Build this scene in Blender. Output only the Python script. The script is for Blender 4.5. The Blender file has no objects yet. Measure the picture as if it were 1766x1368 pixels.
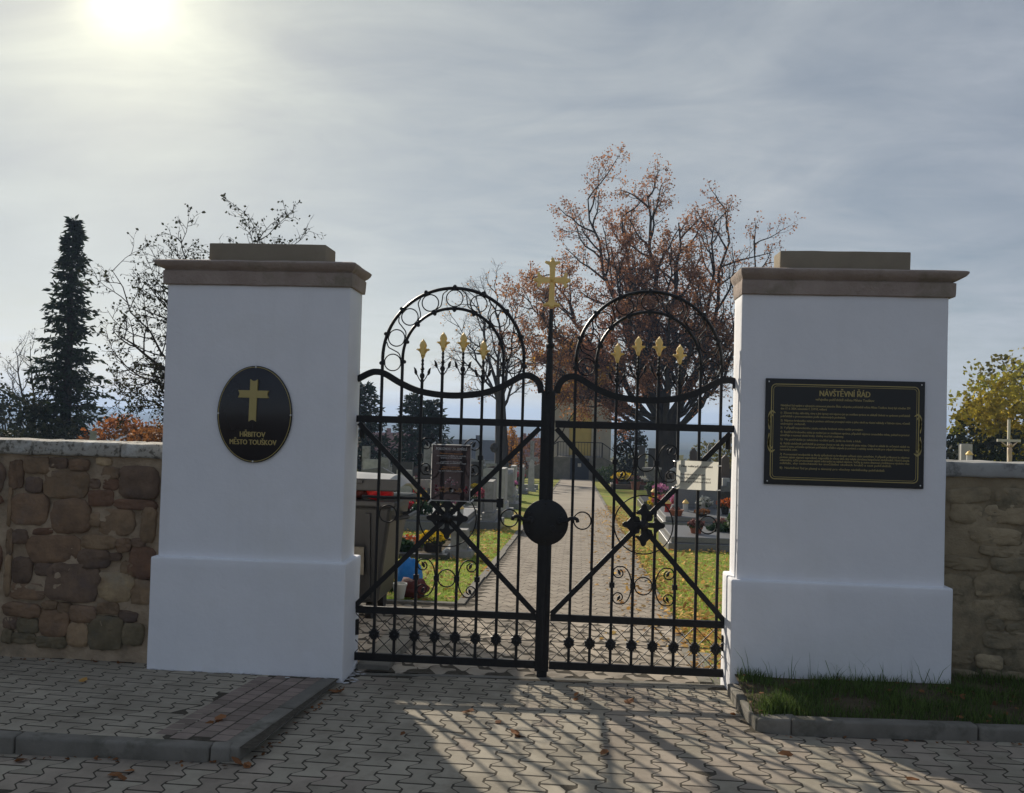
import bpy, bmesh, math, random
from mathutils import Vector, Matrix, noise as mnoise
R = math.radians
sc = bpy.context.scene
COL = sc.collection

# ------------------------------------------------------------------ camera
cam_d = bpy.data.cameras.new('camera'); cam = bpy.data.objects.new('camera', cam_d); COL.objects.link(cam)
sc.camera = cam
cam_d.sensor_width = 36.0; cam_d.lens = 36.0*1600/1766; cam_d.clip_start = .05; cam_d.clip_end = 20000
YAW, PITCH, ROLL = .0732972, .0256521, .0274591
fw = Vector((-math.sin(YAW)*math.cos(PITCH), math.cos(YAW)*math.cos(PITCH), math.sin(PITCH)))
rt = Vector((math.cos(YAW), math.sin(YAW), 0)); up = rt.cross(fw)
r2 = rt*math.cos(ROLL)+up*math.sin(ROLL); u2 = up*math.cos(ROLL)-rt*math.sin(ROLL)
cm = Matrix((r2, u2, -fw)).transposed().to_4x4(); cm.translation = Vector((0, 0, 1.7)); cam.matrix_world = cm

# ------------------------------------------------------------------ sky, sun, exposure
SUN_EL, SUN_AZ = R(23.3), R(-27.9)          # azimuth from +Y towards +X
sdir = Vector((math.sin(SUN_AZ)*math.cos(SUN_EL), math.cos(SUN_AZ)*math.cos(SUN_EL), math.sin(SUN_EL)))
world = bpy.data.worlds.new('World'); sc.world = world; world.use_nodes = True
nt = world.node_tree; nt.nodes.clear()
def N(t, tree, **kw):
    n = tree.nodes.new(t)
    for k, v in kw.items(): setattr(n, k, v)
    return n
def L(tree, a, b): tree.links.new(a, b)
def mathn(tree, op, a, b=None, c=None, clamp=False):
    n = tree.nodes.new('ShaderNodeMath'); n.operation = op; n.use_clamp = clamp
    for i, v in enumerate((a, b, c)):
        if v is None: continue
        if isinstance(v, (int, float)): n.inputs[i].default_value = v
        else: tree.links.new(v, n.inputs[i])
    return n.outputs[0]
def mixc(tree, fac, a, b, mode='MIX'):
    n = tree.nodes.new('ShaderNodeMix'); n.data_type = 'RGBA'; n.blend_type = mode
    for i, v in ((0, fac), (6, a), (7, b)):
        if isinstance(v, (int, float)): n.inputs[i].default_value = v
        elif isinstance(v, (tuple, list)): n.inputs[i].default_value = (*v[:3], 1)
        else: tree.links.new(v, n.inputs[i])
    return n.outputs[2]
sky = N('ShaderNodeTexSky', nt, sky_type='NISHITA', sun_disc=False, sun_elevation=SUN_EL, sun_rotation=SUN_AZ,
        air_density=1.0, dust_density=.4, ozone_density=1.5)
tc = N('ShaderNodeTexCoord', nt)
sep = N('ShaderNodeSeparateXYZ', nt); L(nt, tc.outputs['Generated'], sep.inputs[0])
den = mathn(nt, 'ADD', mathn(nt, 'MAXIMUM', sep.outputs[2], 0.0), .16)
cx_ = mathn(nt, 'DIVIDE', sep.outputs[0], den); cy_ = mathn(nt, 'DIVIDE', sep.outputs[1], den)
cmb = N('ShaderNodeCombineXYZ', nt); L(nt, cx_, cmb.inputs[0]); L(nt, cy_, cmb.inputs[1])
def wnoise(scale, detail, rough, dist, mapscale, rot):
    mp = N('ShaderNodeMapping', nt); mp.inputs['Scale'].default_value = mapscale; mp.inputs['Rotation'].default_value = (0, 0, rot)
    L(nt, cmb.outputs[0], mp.inputs[0])
    n = N('ShaderNodeTexNoise', nt); n.inputs['Scale'].default_value = scale; n.inputs['Detail'].default_value = detail
    n.inputs['Roughness'].default_value = rough; n.inputs['Distortion'].default_value = dist
    L(nt, mp.outputs[0], n.inputs['Vector']); return n.outputs[0]
n1 = wnoise(1.7, 7, .56, .9, (.8, 1.0, 1), R(35))
n2 = wnoise(4.5, 7, .6, 1.0, (.6, 1.25, 1), R(40))
veil = mathn(nt, 'ADD', mathn(nt, 'MULTIPLY', n1, .70), mathn(nt, 'MULTIPLY', n2, .30))
mr = N('ShaderNodeMapRange', nt); mr.inputs[1].default_value = .36; mr.inputs[2].default_value = .66; mr.inputs[3].default_value = .88; mr.inputs[4].default_value = .99
L(nt, veil, mr.inputs[0])
dotn = N('ShaderNodeVectorMath', nt, operation='DOT_PRODUCT'); nrm = N('ShaderNodeVectorMath', nt, operation='NORMALIZE')
L(nt, tc.outputs['Generated'], nrm.inputs[0]); L(nt, nrm.outputs[0], dotn.inputs[0]); dotn.inputs[1].default_value = sdir
dt = mathn(nt, 'MAXIMUM', dotn.outputs['Value'], 0.0)
# thin high cloud: grey-blue base, brighter and warmer where it scatters the low sun forward
base = N('ShaderNodeRGB', nt); base.outputs[0].default_value = (.93, 1.07, 1.34, 1)
warm = N('ShaderNodeRGB', nt); warm.outputs[0].default_value = (1.0, .95, .60, 1)
g1 = mathn(nt, 'MULTIPLY', mathn(nt, 'POWER', dt, 3.0), .95)
g2 = mathn(nt, 'MULTIPLY', mathn(nt, 'POWER', dt, 90.0), 1.7)
g3 = mathn(nt, 'MULTIPLY', mathn(nt, 'POWER', dt, 1800.0), 7.0)
gs = mathn(nt, 'ADD', mathn(nt, 'ADD', g1, g2), g3)
gl = N('ShaderNodeVectorMath', nt, operation='SCALE'); L(nt, warm.outputs[0], gl.inputs[0]); L(nt, gs, gl.inputs['Scale'])
hz_ = mathn(nt, 'POWER', mathn(nt, 'SUBTRACT', 1.0, mathn(nt, 'MAXIMUM', sep.outputs[2], 0.0), clamp=True), 9.0)
hcol = N('ShaderNodeVectorMath', nt, operation='SCALE'); hcol.inputs[0].default_value = (1.75, 1.70, 1.52); L(nt, mathn(nt, 'MULTIPLY', hz_, mathn(nt, 'ADD', .38, mathn(nt, 'MULTIPLY', mathn(nt, 'POWER', dt, 2.0), .75))), hcol.inputs['Scale'])
va = N('ShaderNodeVectorMath', nt, operation='ADD'); L(nt, base.outputs[0], va.inputs[0]); L(nt, gl.outputs[0], va.inputs[1])
va2 = N('ShaderNodeVectorMath', nt, operation='ADD'); L(nt, va.outputs[0], va2.inputs[0]); L(nt, hcol.outputs[0], va2.inputs[1])
cshade = mathn(nt, 'MAXIMUM', .55, mathn(nt, 'SUBTRACT', mathn(nt, 'MULTIPLY', veil, 2.3), .15))
vs = N('ShaderNodeVectorMath', nt, operation='SCALE'); L(nt, va2.outputs[0], vs.inputs[0]); L(nt, cshade, vs.inputs['Scale'])
mixo = mixc(nt, mr.outputs[0], sky.outputs[0], vs.outputs[0])
bg = N('ShaderNodeBackground', nt); bg.inputs[1].default_value = .115; L(nt, mixo, bg.inputs[0])
wo = N('ShaderNodeOutputWorld', nt); L(nt, bg.outputs[0], wo.inputs[0])

sun_d = bpy.data.lights.new('sun', 'SUN'); sun_d.energy = 2.9; sun_d.angle = R(1.0); sun_d.color = (1.0, .90, .76)
sun = bpy.data.objects.new('sun', sun_d); COL.objects.link(sun); sun.rotation_euler = (-sdir).to_track_quat('-Z', 'Y').to_euler()
vsg = sc.view_settings; vsg.view_transform = 'Standard'; vsg.look = 'None'; vsg.exposure = 0.98; vsg.gamma = 1.0; vsg.use_curve_mapping = False
sc.render.engine = 'CYCLES'; sc.cycles.use_denoising = True
sc.cycles.max_bounces = 6; sc.cycles.transparent_max_bounces = 12; sc.cycles.volume_bounces = 0
sc.cycles.caustics_reflective = False; sc.cycles.caustics_refractive = False

# ------------------------------------------------------------------ helpers
rng = random.Random(7)
MATS = {}
def mat(name, c1, c2=None, scale=6.0, rough=.8, bump=0.0, bscale=60.0, rand=0.0, metal=0.0, spec=.4, detail=4, coat=0.0,
        lo=.35, hi=.65, c3=None, s3=1.5, island=0.0, trans=0.0, world_co=False, tcol=None, stretch=None, stain=0.0, streak=0.0):
    m = bpy.data.materials.new(name); m.use_nodes = True; t = m.node_tree
    b = t.nodes['Principled BSDF']; out = t.nodes['Material Output']
    b.inputs['Roughness'].default_value = rough; b.inputs['Metallic'].default_value = metal
    b.inputs['Specular IOR Level'].default_value = spec; b.inputs['Coat Weight'].default_value = coat
    tcn = N('ShaderNodeTexCoord', t); oi = N('ShaderNodeObjectInfo', t)
    if world_co:
        geo = N('ShaderNodeNewGeometry', t); vec = geo.outputs['Position']
    else:
        add = N('ShaderNodeVectorMath', t, operation='ADD'); sca = N('ShaderNodeVectorMath', t, operation='SCALE')
        sca.inputs[0].default_value = (37.1, 91.7, 53.3); L(t, oi.outputs['Random'], sca.inputs['Scale'])
        L(t, tcn.outputs['Object'], add.inputs[0]); L(t, sca.outputs[0], add.inputs[1]); vec = add.outputs[0]
    if stretch:
        mp = N('ShaderNodeMapping', t); mp.inputs['Scale'].default_value = stretch; L(t, vec, mp.inputs[0]); vec = mp.outputs[0]
    def nz(s, d=detail, ro=.6):
        n = N('ShaderNodeTexNoise', t); n.inputs['Scale'].default_value = s; n.inputs['Detail'].default_value = d; n.inputs['Roughness'].default_value = ro
        L(t, vec, n.inputs['Vector']); return n.outputs[0]
    col = None
    if c2 is not None:
        r_ = N('ShaderNodeMapRange', t); r_.inputs[1].default_value = lo; r_.inputs[2].default_value = hi; L(t, nz(scale), r_.inputs[0])
        col = mixc(t, r_.outputs[0], c1, c2)
    else:
        rg = N('ShaderNodeRGB', t); rg.outputs[0].default_value = (*c1, 1); col = rg.outputs[0]
    if c3 is not None:
        r3 = N('ShaderNodeMapRange', t); r3.inputs[1].default_value = .52; r3.inputs[2].default_value = .68; L(t, nz(s3, 5, .65), r3.inputs[0])
        col = mixc(t, r3.outputs[0], col, c3)
    if stain:                                   # old dirt and sand, in patches that ignore the single stones
        gp = N('ShaderNodeNewGeometry', t); ns = N('ShaderNodeTexNoise', t); ns.inputs['Scale'].default_value = 1.7; ns.inputs['Detail'].default_value = 7; ns.inputs['Roughness'].default_value = .68
        L(t, gp.outputs['Position'], ns.inputs['Vector']); rs_ = N('ShaderNodeMapRange', t); rs_.inputs[1].default_value = .46; rs_.inputs[2].default_value = .70; L(t, ns.outputs[0], rs_.inputs[0])
        col = mixc(t, mathn(t, 'MULTIPLY', rs_.outputs[0], stain*2), col, (.17, .15, .115))
    if streak:                                  # faint rain runs in the limewash
        gp = N('ShaderNodeNewGeometry', t); mp2 = N('ShaderNodeMapping', t); mp2.inputs['Scale'].default_value = (9, 9, .55); ns = N('ShaderNodeTexNoise', t); ns.inputs['Scale'].default_value = 1.0; ns.inputs['Detail'].default_value = 6; ns.inputs['Roughness'].default_value = .6
        L(t, gp.outputs['Position'], mp2.inputs[0]); L(t, mp2.outputs[0], ns.inputs['Vector']); rs_ = N('ShaderNodeMapRange', t); rs_.inputs[1].default_value = .52; rs_.inputs[2].default_value = .72; L(t, ns.outputs[0], rs_.inputs[0])
        col = mixc(t, mathn(t, 'MULTIPLY', rs_.outputs[0], streak), col, (.55, .53, .49))
    if rand or island:
        hs = N('ShaderNodeHueSaturation', t); L(t, col, hs.inputs['Color'])
        if island:
            ge = N('ShaderNodeNewGeometry', t); src = ge.outputs['Random Per Island']; amt = island
        else: src = oi.outputs['Random']; amt = rand
        L(t, mathn(t, 'ADD', mathn(t, 'MULTIPLY', src, 2*amt), 1-amt), hs.inputs['Value']); col = hs.outputs[0]
    L(t, col, b.inputs['Base Color'])
    if bump:
        bp = N('ShaderNodeBump', t); bp.inputs['Strength'].default_value = 1.0; bp.inputs['Distance'].default_value = bump
        L(t, nz(bscale, 5, .65), bp.inputs['Height']); L(t, bp.outputs[0], b.inputs['Normal'])
    if trans:
        tr = N('ShaderNodeBsdfTranslucent', t)
        if tcol: tr.inputs[0].default_value = (*tcol, 1)
        else: L(t, col, tr.inputs[0])
        mx = N('ShaderNodeMixShader', t); mx.inputs[0].default_value = trans
        L(t, b.outputs[0], mx.inputs[1]); L(t, tr.outputs[0], mx.inputs[2]); L(t, mx.outputs[0], out.inputs[0])
    MATS[name] = m
    return m

def tag(o, label=None, cat=None, group=None, kind=None):
    if label: o['label'] = label
    if cat: o['category'] = cat
    if group: o['group'] = group
    if kind: o['kind'] = kind
    return o
def empty(name, loc=(0, 0, 0), rz=0.0):
    o = bpy.data.objects.new(name, None); COL.objects.link(o); o.location = loc; o.rotation_euler = (0, 0, rz); o.empty_display_size = .1; return o
def thing(name, label, cat, loc=(0, 0, 0), rz=0.0, group=None): return tag(empty(name, loc, rz), label, cat, group)
def link(name, me, parent=None, loc=None, rz=0.0):
    o = bpy.data.objects.new(name, me); COL.objects.link(o)
    if parent is not None: o.parent = parent
    if loc is not None: o.location = loc
    if rz: o.rotation_euler = (0, 0, rz)
    return o
def copy_tree(o, parent=None):
    c = o.copy(); COL.objects.link(c)
    if parent is not None: c.parent = parent
    for ch in list(o.children): copy_tree(ch, c)
    return c

class B:
    """mesh builder"""
    def __init__(s): s.v = []; s.f = []
    def add(s, vs, fs):
        k = len(s.v); s.v += [tuple(p) for p in vs]; s.f += [tuple(i+k for i in f) for f in fs]; return s
    def box(s, x0, x1, y0, y1, z0, z1, tx=0, ty=0, top=None):
        a = [(x0, y0, z0), (x1, y0, z0), (x1, y1, z0), (x0, y1, z0)]
        c = [(x0+tx, y0+ty, z1), (x1-tx, y0+ty, z1), (x1-tx, y1-ty, z1), (x0+tx, y1-ty, z1)]
        return s.add(a+c, [(3, 2, 1, 0), (4, 5, 6, 7), (0, 1, 5, 4), (1, 2, 6, 5), (2, 3, 7, 6), (3, 0, 4, 7)])
    def bar(s, a, b, w, h, upv=(0, 1, 0)):
        a, b = Vector(a), Vector(b); d = (b-a).normalized(); u = Vector(upv); sx = d.cross(u).normalized()*w/2; sy = sx.cross(d).normalized()*h/2
        vs = [p+i*sx+j*sy for p in (a, b) for i, j in ((-1, -1), (1, -1), (1, 1), (-1, 1))]
        return s.add(vs, [(3, 2, 1, 0), (4, 5, 6, 7), (0, 1, 5, 4), (1, 2, 6, 5), (2, 3, 7, 6), (3, 0, 4, 7)])
    def tube(s, pts, r, n=6, closed=False, ry=None):
        pts = [Vector(p) for p in pts]; m = len(pts); rr = r if isinstance(r, (list, tuple)) else [r]*m
        k = len(s.v); T = []
        for i in range(m):
            a = pts[(i-1) % m] if (closed or i > 0) else pts[i]; b = pts[(i+1) % m] if (closed or i < m-1) else pts[i]
            d = b-a; T.append(d.normalized() if d.length > 1e-9 else Vector((0, 0, 1)))
        ref = Vector((0, 1, 0)) if abs(T[0].y) < .9 else Vector((1, 0, 0))
        nrm_ = (ref-T[0]*ref.dot(T[0])).normalized()
        for i in range(m):
            nrm_ = nrm_-T[i]*nrm_.dot(T[i]); nrm_ = nrm_.normalized() if nrm_.length > 1e-6 else Vector((0, 1, 0)); bn = T[i].cross(nrm_)
            for j in range(n):
                a = 2*math.pi*(j+.5)/n; s.v.append(tuple(pts[i]+nrm_*math.cos(a)*(ry or rr[i])+bn*math.sin(a)*rr[i]))
        for i in range(m if closed else m-1):
            i2 = (i+1) % m
            for j in range(n):
                j2 = (j+1) % n; s.f.append((k+i*n+j, k+i*n+j2, k+i2*n+j2, k+i2*n+j))
        if not closed:
            s.f.append(tuple(k+j for j in range(n))[::-1]); s.f.append(tuple(k+(m-1)*n+j for j in range(n)))
        return s
    def lathe(s, prof, n=12, c=(0, 0, 0), sq=0.0):
        k = len(s.v); cx, cy, cz = c
        for r, z in prof:
            for j in range(n):
                a = 2*math.pi*(j+.5)/n; s.v.append((cx+r*math.cos(a), cy+r*math.sin(a), cz+z))
        for i in range(len(prof)-1):
            for j in range(n):
                j2 = (j+1) % n; s.f.append((k+i*n+j, k+i*n+j2, k+(i+1)*n+j2, k+(i+1)*n+j))
        s.f.append(tuple(k+j for j in range(n))[::-1]); s.f.append(tuple(k+(len(prof)-1)*n+j for j in range(n)))
        return s
    def plate(s, outline, y0, y1, inset=None):
        """outline in (x,z), extruded along y (y0 = front); optional chamfered front ring"""
        n = len(outline); k = len(s.v)
        cx = sum(p[0] for p in outline)/n; cz = sum(p[1] for p in outline)/n
        for (x, z) in outline: s.v.append((x, y1, z))
        if inset:
            for (x, z) in outline: s.v.append((x, y0+inset, z))
            for (x, z) in outline:
                d = math.hypot(x-cx, z-cz) or 1; q = max(0, (d-inset)/d); s.v.append((cx+(x-cx)*q, y0, cz+(z-cz)*q))
            rings = 3
        else:
            for (x, z) in outline: s.v.append((x, y0, z))
            rings = 2
        area = sum(outline[i][0]*outline[(i+1) % n][1]-outline[(i+1) % n][0]*outline[i][1] for i in range(n))
        for q in range(rings-1):
            for j in range(n):
                j2 = (j+1) % n; f = (k+q*n+j, k+q*n+j2, k+(q+1)*n+j2, k+(q+1)*n+j)
                s.f.append(f if area < 0 else f[::-1])
        fr = tuple(k+(rings-1)*n+j for j in range(n)); bk = tuple(k+j for j in range(n))
        s.f.append(fr if area > 0 else fr[::-1]); s.f.append(bk[::-1] if area > 0 else bk)
        return s
    def ball(s, c, r, n=8, m=5, sz=1.0):
        return s.lathe([(max(1e-4, r*math.sin(math.pi*i/m)), -sz*r*math.cos(math.pi*i/m)) for i in range(m+1)], n, c)
    def mesh(s, name, m, smooth=False, off=(0, 0, 0)):
        me = bpy.data.meshes.new(name); o = off
        me.from_pydata([(x-o[0], y-o[1], z-o[2]) for x, y, z in s.v] if any(o) else s.v, [], s.f); me.update()
        if smooth: me.shade_smooth()
        if m is not None: me.materials.append(MATS[m] if isinstance(m, str) else m)
        return me
    def build(s, name, m, parent=None, smooth=False, off=(0, 0, 0), loc=None): return link(name, s.mesh(name, m, smooth, off), parent, loc)
def bevel(o, w=.004, seg=2, ang=35):
    md = o.modifiers.new('bevel', 'BEVEL'); md.width = w; md.segments = seg; md.limit_method = 'ANGLE'; md.angle_limit = R(ang); md.harden_normals = False; return o
def smooth_by_angle(o):
    o.data.shade_smooth(); md = o.modifiers.new('split', 'EDGE_SPLIT'); md.split_angle = R(40); return o
def rough_solid(bm_verts, faces, name, m, parent, cut=4, amp=.004, freq=3.0, bev=.01, off=(0, 0, 0), seed=0):
    bm = bmesh.new(); vs = [bm.verts.new(p) for p in bm_verts]
    for f in faces: bm.faces.new([vs[i] for i in f])
    bmesh.ops.recalc_face_normals(bm, faces=bm.faces)
    if bev: bmesh.ops.bevel(bm, geom=[e for e in bm.edges if e.calc_face_angle(0) > .3], offset=bev, segments=2, affect='EDGES', profile=.6)
    for _ in range(cut):
        lg = [e for e in bm.edges if e.calc_length() > .09]
        if not lg: break
        bmesh.ops.subdivide_edges(bm, edges=lg, cuts=1, use_grid_fill=True)
    bm.normal_update(); so = Vector((seed*3.1, seed*1.7, 0))
    for v in bm.verts:
        n = mnoise.noise(v.co*freq+so)+.5*mnoise.noise(v.co*freq*3.3+so); v.co += v.normal*amp*n
    me = bpy.data.meshes.new(name); bmesh.ops.translate(bm, verts=bm.verts, vec=-Vector(off)); bm.to_mesh(me); bm.free(); me.shade_smooth()
    me.materials.append(MATS[m]); return link(name, me, parent)
BOXF = [(3, 2, 1, 0), (4, 5, 6, 7), (0, 1, 5, 4), (1, 2, 6, 5), (2, 3, 7, 6), (3, 0, 4, 7)]
def boxv(x0, x1, y0, y1, z0, z1): return [(x0, y0, z0), (x1, y0, z0), (x1, y1, z0), (x0, y1, z0), (x0, y0, z1), (x1, y0, z1), (x1, y1, z1), (x0, y1, z1)]
def circle(c, r, n=28, a0=0.0, a1=2*math.pi):
    """points of a circle in the gate's x-z plane"""
    full = abs(a1-a0-2*math.pi) < 1e-6; k = n if full else n+1
    return [(c[0]+r*math.cos(a0+(a1-a0)*i/n), c[1], c[2]+r*math.sin(a0+(a1-a0)*i/n)) for i in range(k)]
def spline(pts, n=8):
    P = [Vector(p) for p in pts]; P = [2*P[0]-P[1]]+P+[2*P[-1]-P[-2]]; out = []
    for i in range(1, len(P)-2):
        for q in range(n):
            t = q/n; a, b, c, d = P[i-1], P[i], P[i+1], P[i+2]
            out.append(.5*((2*b)+(c-a)*t+(2*a-5*b+4*c-d)*t*t+(3*b-a-3*c+d)*t*t*t))
    out.append(P[-2]); return out
def text_mesh(txt, size, width=None, bold=0.0, align='CENTER'):
    """flat lettering in x-z, centred on its own box; returns verts, faces"""
    cu = bpy.data.curves.new('lettering', 'FONT'); cu.body = txt; cu.size = size; cu.resolution_u = 2
    o = bpy.data.objects.new('lettering', cu); COL.objects.link(o)
    me = bpy.data.meshes.new_from_object(o.evaluated_get(bpy.context.evaluated_depsgraph_get()))
    vs = [tuple(v.co) for v in me.vertices]; fs = [tuple(p.vertices) for p in me.polygons]
    bpy.data.objects.remove(o); bpy.data.curves.remove(cu); bpy.data.meshes.remove(me)
    x0 = min(v[0] for v in vs); x1 = max(v[0] for v in vs); k = (width/(x1-x0)) if width else 1.0
    sh = {'CENTER': (x0+x1)/2, 'LEFT': x0}[align]
    return [((v[0]-sh)*k, 0.0, v[1]) for v in vs], fs
def text_obj(name, txt, size, width, m, parent, x, y, z, bold=0.0, align='CENTER', dome=None):
    vs, fs = text_mesh(txt, size, width, bold, align); b = B()
    
    for k, dx in enumerate((0,) if not bold else (-bold, 0, bold)):   # heavier strokes: the letters laid three times, a hair apart
        b.add([(v[0]+x+dx, y-.0002*k-(dome(v[0]+x, v[2]+z) if dome else 0), v[2]+z) for v in vs], fs)
    return b.build(name, m, parent)

# ------------------------------------------------------------------ materials
mat('plaster', (.88, .88, .895), (.83, .835, .855), scale=2.2, rough=.9, bump=.0035, bscale=16, spec=.2, c3=(.83, .83, .83), s3=1.3, streak=.07)
mat('limewash', (.62, .62, .62), (.5, .5, .5), scale=40, rough=.9)
mat('sandstone_cap', (.42, .345, .295), (.34, .272, .232), scale=5, rough=.95, bump=.012, bscale=38, spec=.15, c3=(.27, .235, .18), s3=4)
mat('sandstone_block', (.31, .262, .192), (.26, .22, .162), scale=4, rough=.95, bump=.003, bscale=80, spec=.15)
mat('iron', (.012, .012, .013), (.020, .019, .018), scale=20, rough=.46, bump=.0006, bscale=200, spec=.32)
mat('gold', (.95, .66, .22), (.85, .56, .16), scale=14, rough=.3, metal=.25, spec=.6)
mat('gold_paint', (.46, .37, .14), rough=.5, spec=.4)
mat('sign_black', (.012, .012, .016), (.018, .018, .022), scale=3, rough=.22, spec=.5)
mat('sign_matt', (.010, .011, .012), rough=.38, spec=.5)
mat('mortar', (.50, .385, .265), (.37, .28, .19), scale=7, rough=1, bump=.02, bscale=26, spec=.1, c3=(.23, .19, .135), s3=2.5)
mat('mortar_pale', (.37, .30, .195), (.28, .225, .145), scale=6, rough=1, bump=.014, bscale=22, spec=.1, c3=(.085, .08, .055), s3=2.0)
for i, (a, b_) in enumerate((((.155, .108, .076), (.105, .075, .056)), ((.112, .083, .068), (.075, .058, .050)), ((.21, .160, .112), (.15, .114, .080)),
                             ((.135, .082, .060), (.10, .064, .050)), ((.16, .118, .083), (.112, .086, .062)), ((.29, .24, .17), (.19, .15, .105)), ((.125, .112, .082), (.085, .08, .056)))):
    mat('stone_%d' % i, (a[0]*1.6+.045, a[1]*1.45+.032, a[2]*1.2+.022), (b_[0]*1.45+.035, b_[1]*1.3+.026, b_[2]*1.1+.018), scale=9, rough=.95, bump=.012, bscale=30, rand=.14, spec=.15, c3=tuple(x*1.35 for x in a), s3=4)
for i, (a, b_) in enumerate((((.20, .172, .130), (.15, .128, .096)), ((.165, .145, .110), (.125, .108, .082)), ((.235, .20, .15), (.17, .145, .11)))):
    mat('pale_stone_%d' % i, (a[0]*1.75, a[1]*1.65, a[2]*1.4), (b_[0]*1.7, b_[1]*1.6, b_[2]*1.35), scale=7, rough=.95, bump=.012, bscale=24, rand=.12, spec=.12, c3=(.19, .165, .115), s3=2.5)
mat('coping', (.44, .415, .36), (.16, .148, .12), scale=34, lo=.5, hi=.62, rough=.95, bump=.010, bscale=50, spec=.15, c3=(.62, .62, .58), s3=7)
mat('coping_grey', (.43, .43, .405), (.34, .335, .315), scale=5, rough=.95, bump=.004, bscale=50, spec=.15, c3=(.085, .085, .08), s3=6)
mat('paver_grey', (.405, .362, .285), (.345, .308, .242), scale=5, rough=.95, bump=.0016, bscale=240, rand=.11, spec=.15, c3=(.30, .265, .205), s3=6, stain=.30)
mat('paver_red', (.385, .328, .262), (.33, .282, .226), scale=5, rough=.95, bump=.0016, bscale=240, rand=.11, spec=.15, c3=(.28, .235, .188), s3=6, stain=.30)
mat('brick_red', (.31, .245, .205), (.25, .2, .17), scale=7, rough=.95, bump=.0016, bscale=200, rand=.18, spec=.12, stain=.3)
mat('path_paver', (.40, .345, .275), (.32, .275, .22), scale=5, rough=.95, bump=.0016, bscale=240, rand=.16, spec=.15, c3=(.235, .195, .15), s3=5)
mat('path_far', (.36, .315, .26), (.29, .255, .21), scale=.8, rough=.95, spec=.12, world_co=True)
mat('joint', (.065, .057, .045), (.105, .092, .072), scale=40, rough=1, bump=.003, bscale=150, spec=.05, world_co=True)
mat('concrete', (.245, .228, .195), (.185, .172, .145), scale=6, rough=.95, bump=.0025, bscale=120, spec=.15, c3=(.125, .12, .095), s3=5, rand=.12)
mat('soil', (.085, .068, .045), (.13, .105, .068), scale=9, rough=1, bump=.02, bscale=30, spec=.05, world_co=True)
mat('lawn', (.20, .26, .05), (.29, .29, .07), scale=1.3, rough=1, bump=.03, bscale=14, spec=.05, c3=(.36, .25, .08), s3=.7, world_co=True)
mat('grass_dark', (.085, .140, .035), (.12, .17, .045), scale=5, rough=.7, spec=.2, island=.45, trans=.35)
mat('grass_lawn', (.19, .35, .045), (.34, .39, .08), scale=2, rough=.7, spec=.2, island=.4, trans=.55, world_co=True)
mat('granite', (.20, .205, .21), (.15, .153, .158), scale=60, rough=.4, spec=.5)
mat('granite_dark', (.035, .036, .040), (.06, .06, .065), scale=60, rough=.3, spec=.5)
mat('granite_brown', (.10, .066, .052), (.075, .05, .042), scale=60, rough=.35, spec=.5)
mat('stone_white', (.50, .49, .46), (.38, .375, .355), scale=6, rough=.8, bump=.002, bscale=60)
mat('stone_grey', (.33, .325, .31), (.26, .255, .24), scale=8, rough=.85, bump=.003, bscale=60, c3=(.2, .195, .175), s3=4)
mat('terracotta', (.30, .105, .055), (.25, .09, .05), scale=8, rough=.8)
mat('pot_dark', (.03, .028, .028), rough=.6)
mat('plastic_white', (.62, .62, .58), rough=.45, trans=.15)
mat('glass_red', (.35, .02, .015), rough=.15, spec=.6)
mat('bin_body', (.040, .041, .043), (.030, .031, .033), scale=4, rough=.42, spec=.4)
mat('bin_lid_sunlit', (.33, .33, .32), (.27, .27, .26), scale=4, rough=.42, spec=.5)  # pale tone carries the sun glare on top of the dark container's lid
mat('rubber', (.015, .015, .015), rough=.7)
mat('bag_blue', (.03, .26, .62), (.06, .34, .70), scale=20, rough=.35, bump=.01, bscale=24, trans=.35)
mat('cloth_brown', (.12, .03, .025), (.085, .022, .02), scale=16, rough=.8, bump=.012, bscale=22)
mat('trash_red', (.50, .015, .02), (.4, .01, .015), scale=8, rough=.35, bump=.01, bscale=25)
mat('trash_cream', (.50, .46, .27), (.42, .36, .2), scale=8, rough=.5, bump=.01, bscale=25)
for n, a, b_ in (('fl_pink', (.62, .26, .42), (.48, .16, .34)), ('fl_rose', (.42, .10, .14), (.33, .07, .10)), ('fl_yellow', (.75, .55, .03), (.62, .42, .02)), ('fl_white', (.72, .70, .62), (.6, .58, .5)),
                 ('fl_orange', (.62, .17, .04), (.5, .12, .05)), ('fl_red', (.48, .03, .05), (.36, .02, .04)), ('heather', (.20, .09, .085), (.15, .075, .06)), ('leaf_green', (.055, .095, .028), (.04, .07, .02)), ('fir_green', (.025, .055, .03), (.035, .065, .03))):
    mat(n, a, b_, scale=6, rough=.7, spec=.2, island=.3, trans=.25, world_co=True)
mat('bark', (.060, .048, .038), (.038, .031, .026), scale=4, rough=1, bump=.02, bscale=9, spec=.1, stretch=(1, 1, .25))
mat('leaf_oak', (.29, .128, .066), (.38, .185, .078), scale=.35, rough=.7, spec=.2, island=.5, trans=.5, world_co=True, c3=(.20, .085, .055), s3=.25)
mat('leaf_gold', (.50, .27, .04), (.40, .17, .03), scale=.5, rough=.7, spec=.2, island=.4, trans=.45, world_co=True)
mat('leaf_olive', (.17, .15, .035), (.115, .11, .03), scale=.5, rough=.7, spec=.2, island=.4, trans=.45, world_co=True)
mat('leaf_yellow', (.52, .40, .05), (.27, .28, .05), scale=.45, rough=.7, spec=.2, island=.4, trans=.45, world_co=True, lo=.42, hi=.58)
mat('leaf_orange', (.36, .12, .03), (.22, .10, .03), scale=.5, rough=.7, spec=.2, island=.45, trans=.4, world_co=True, c3=(.11, .11, .03), s3=.35)
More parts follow.
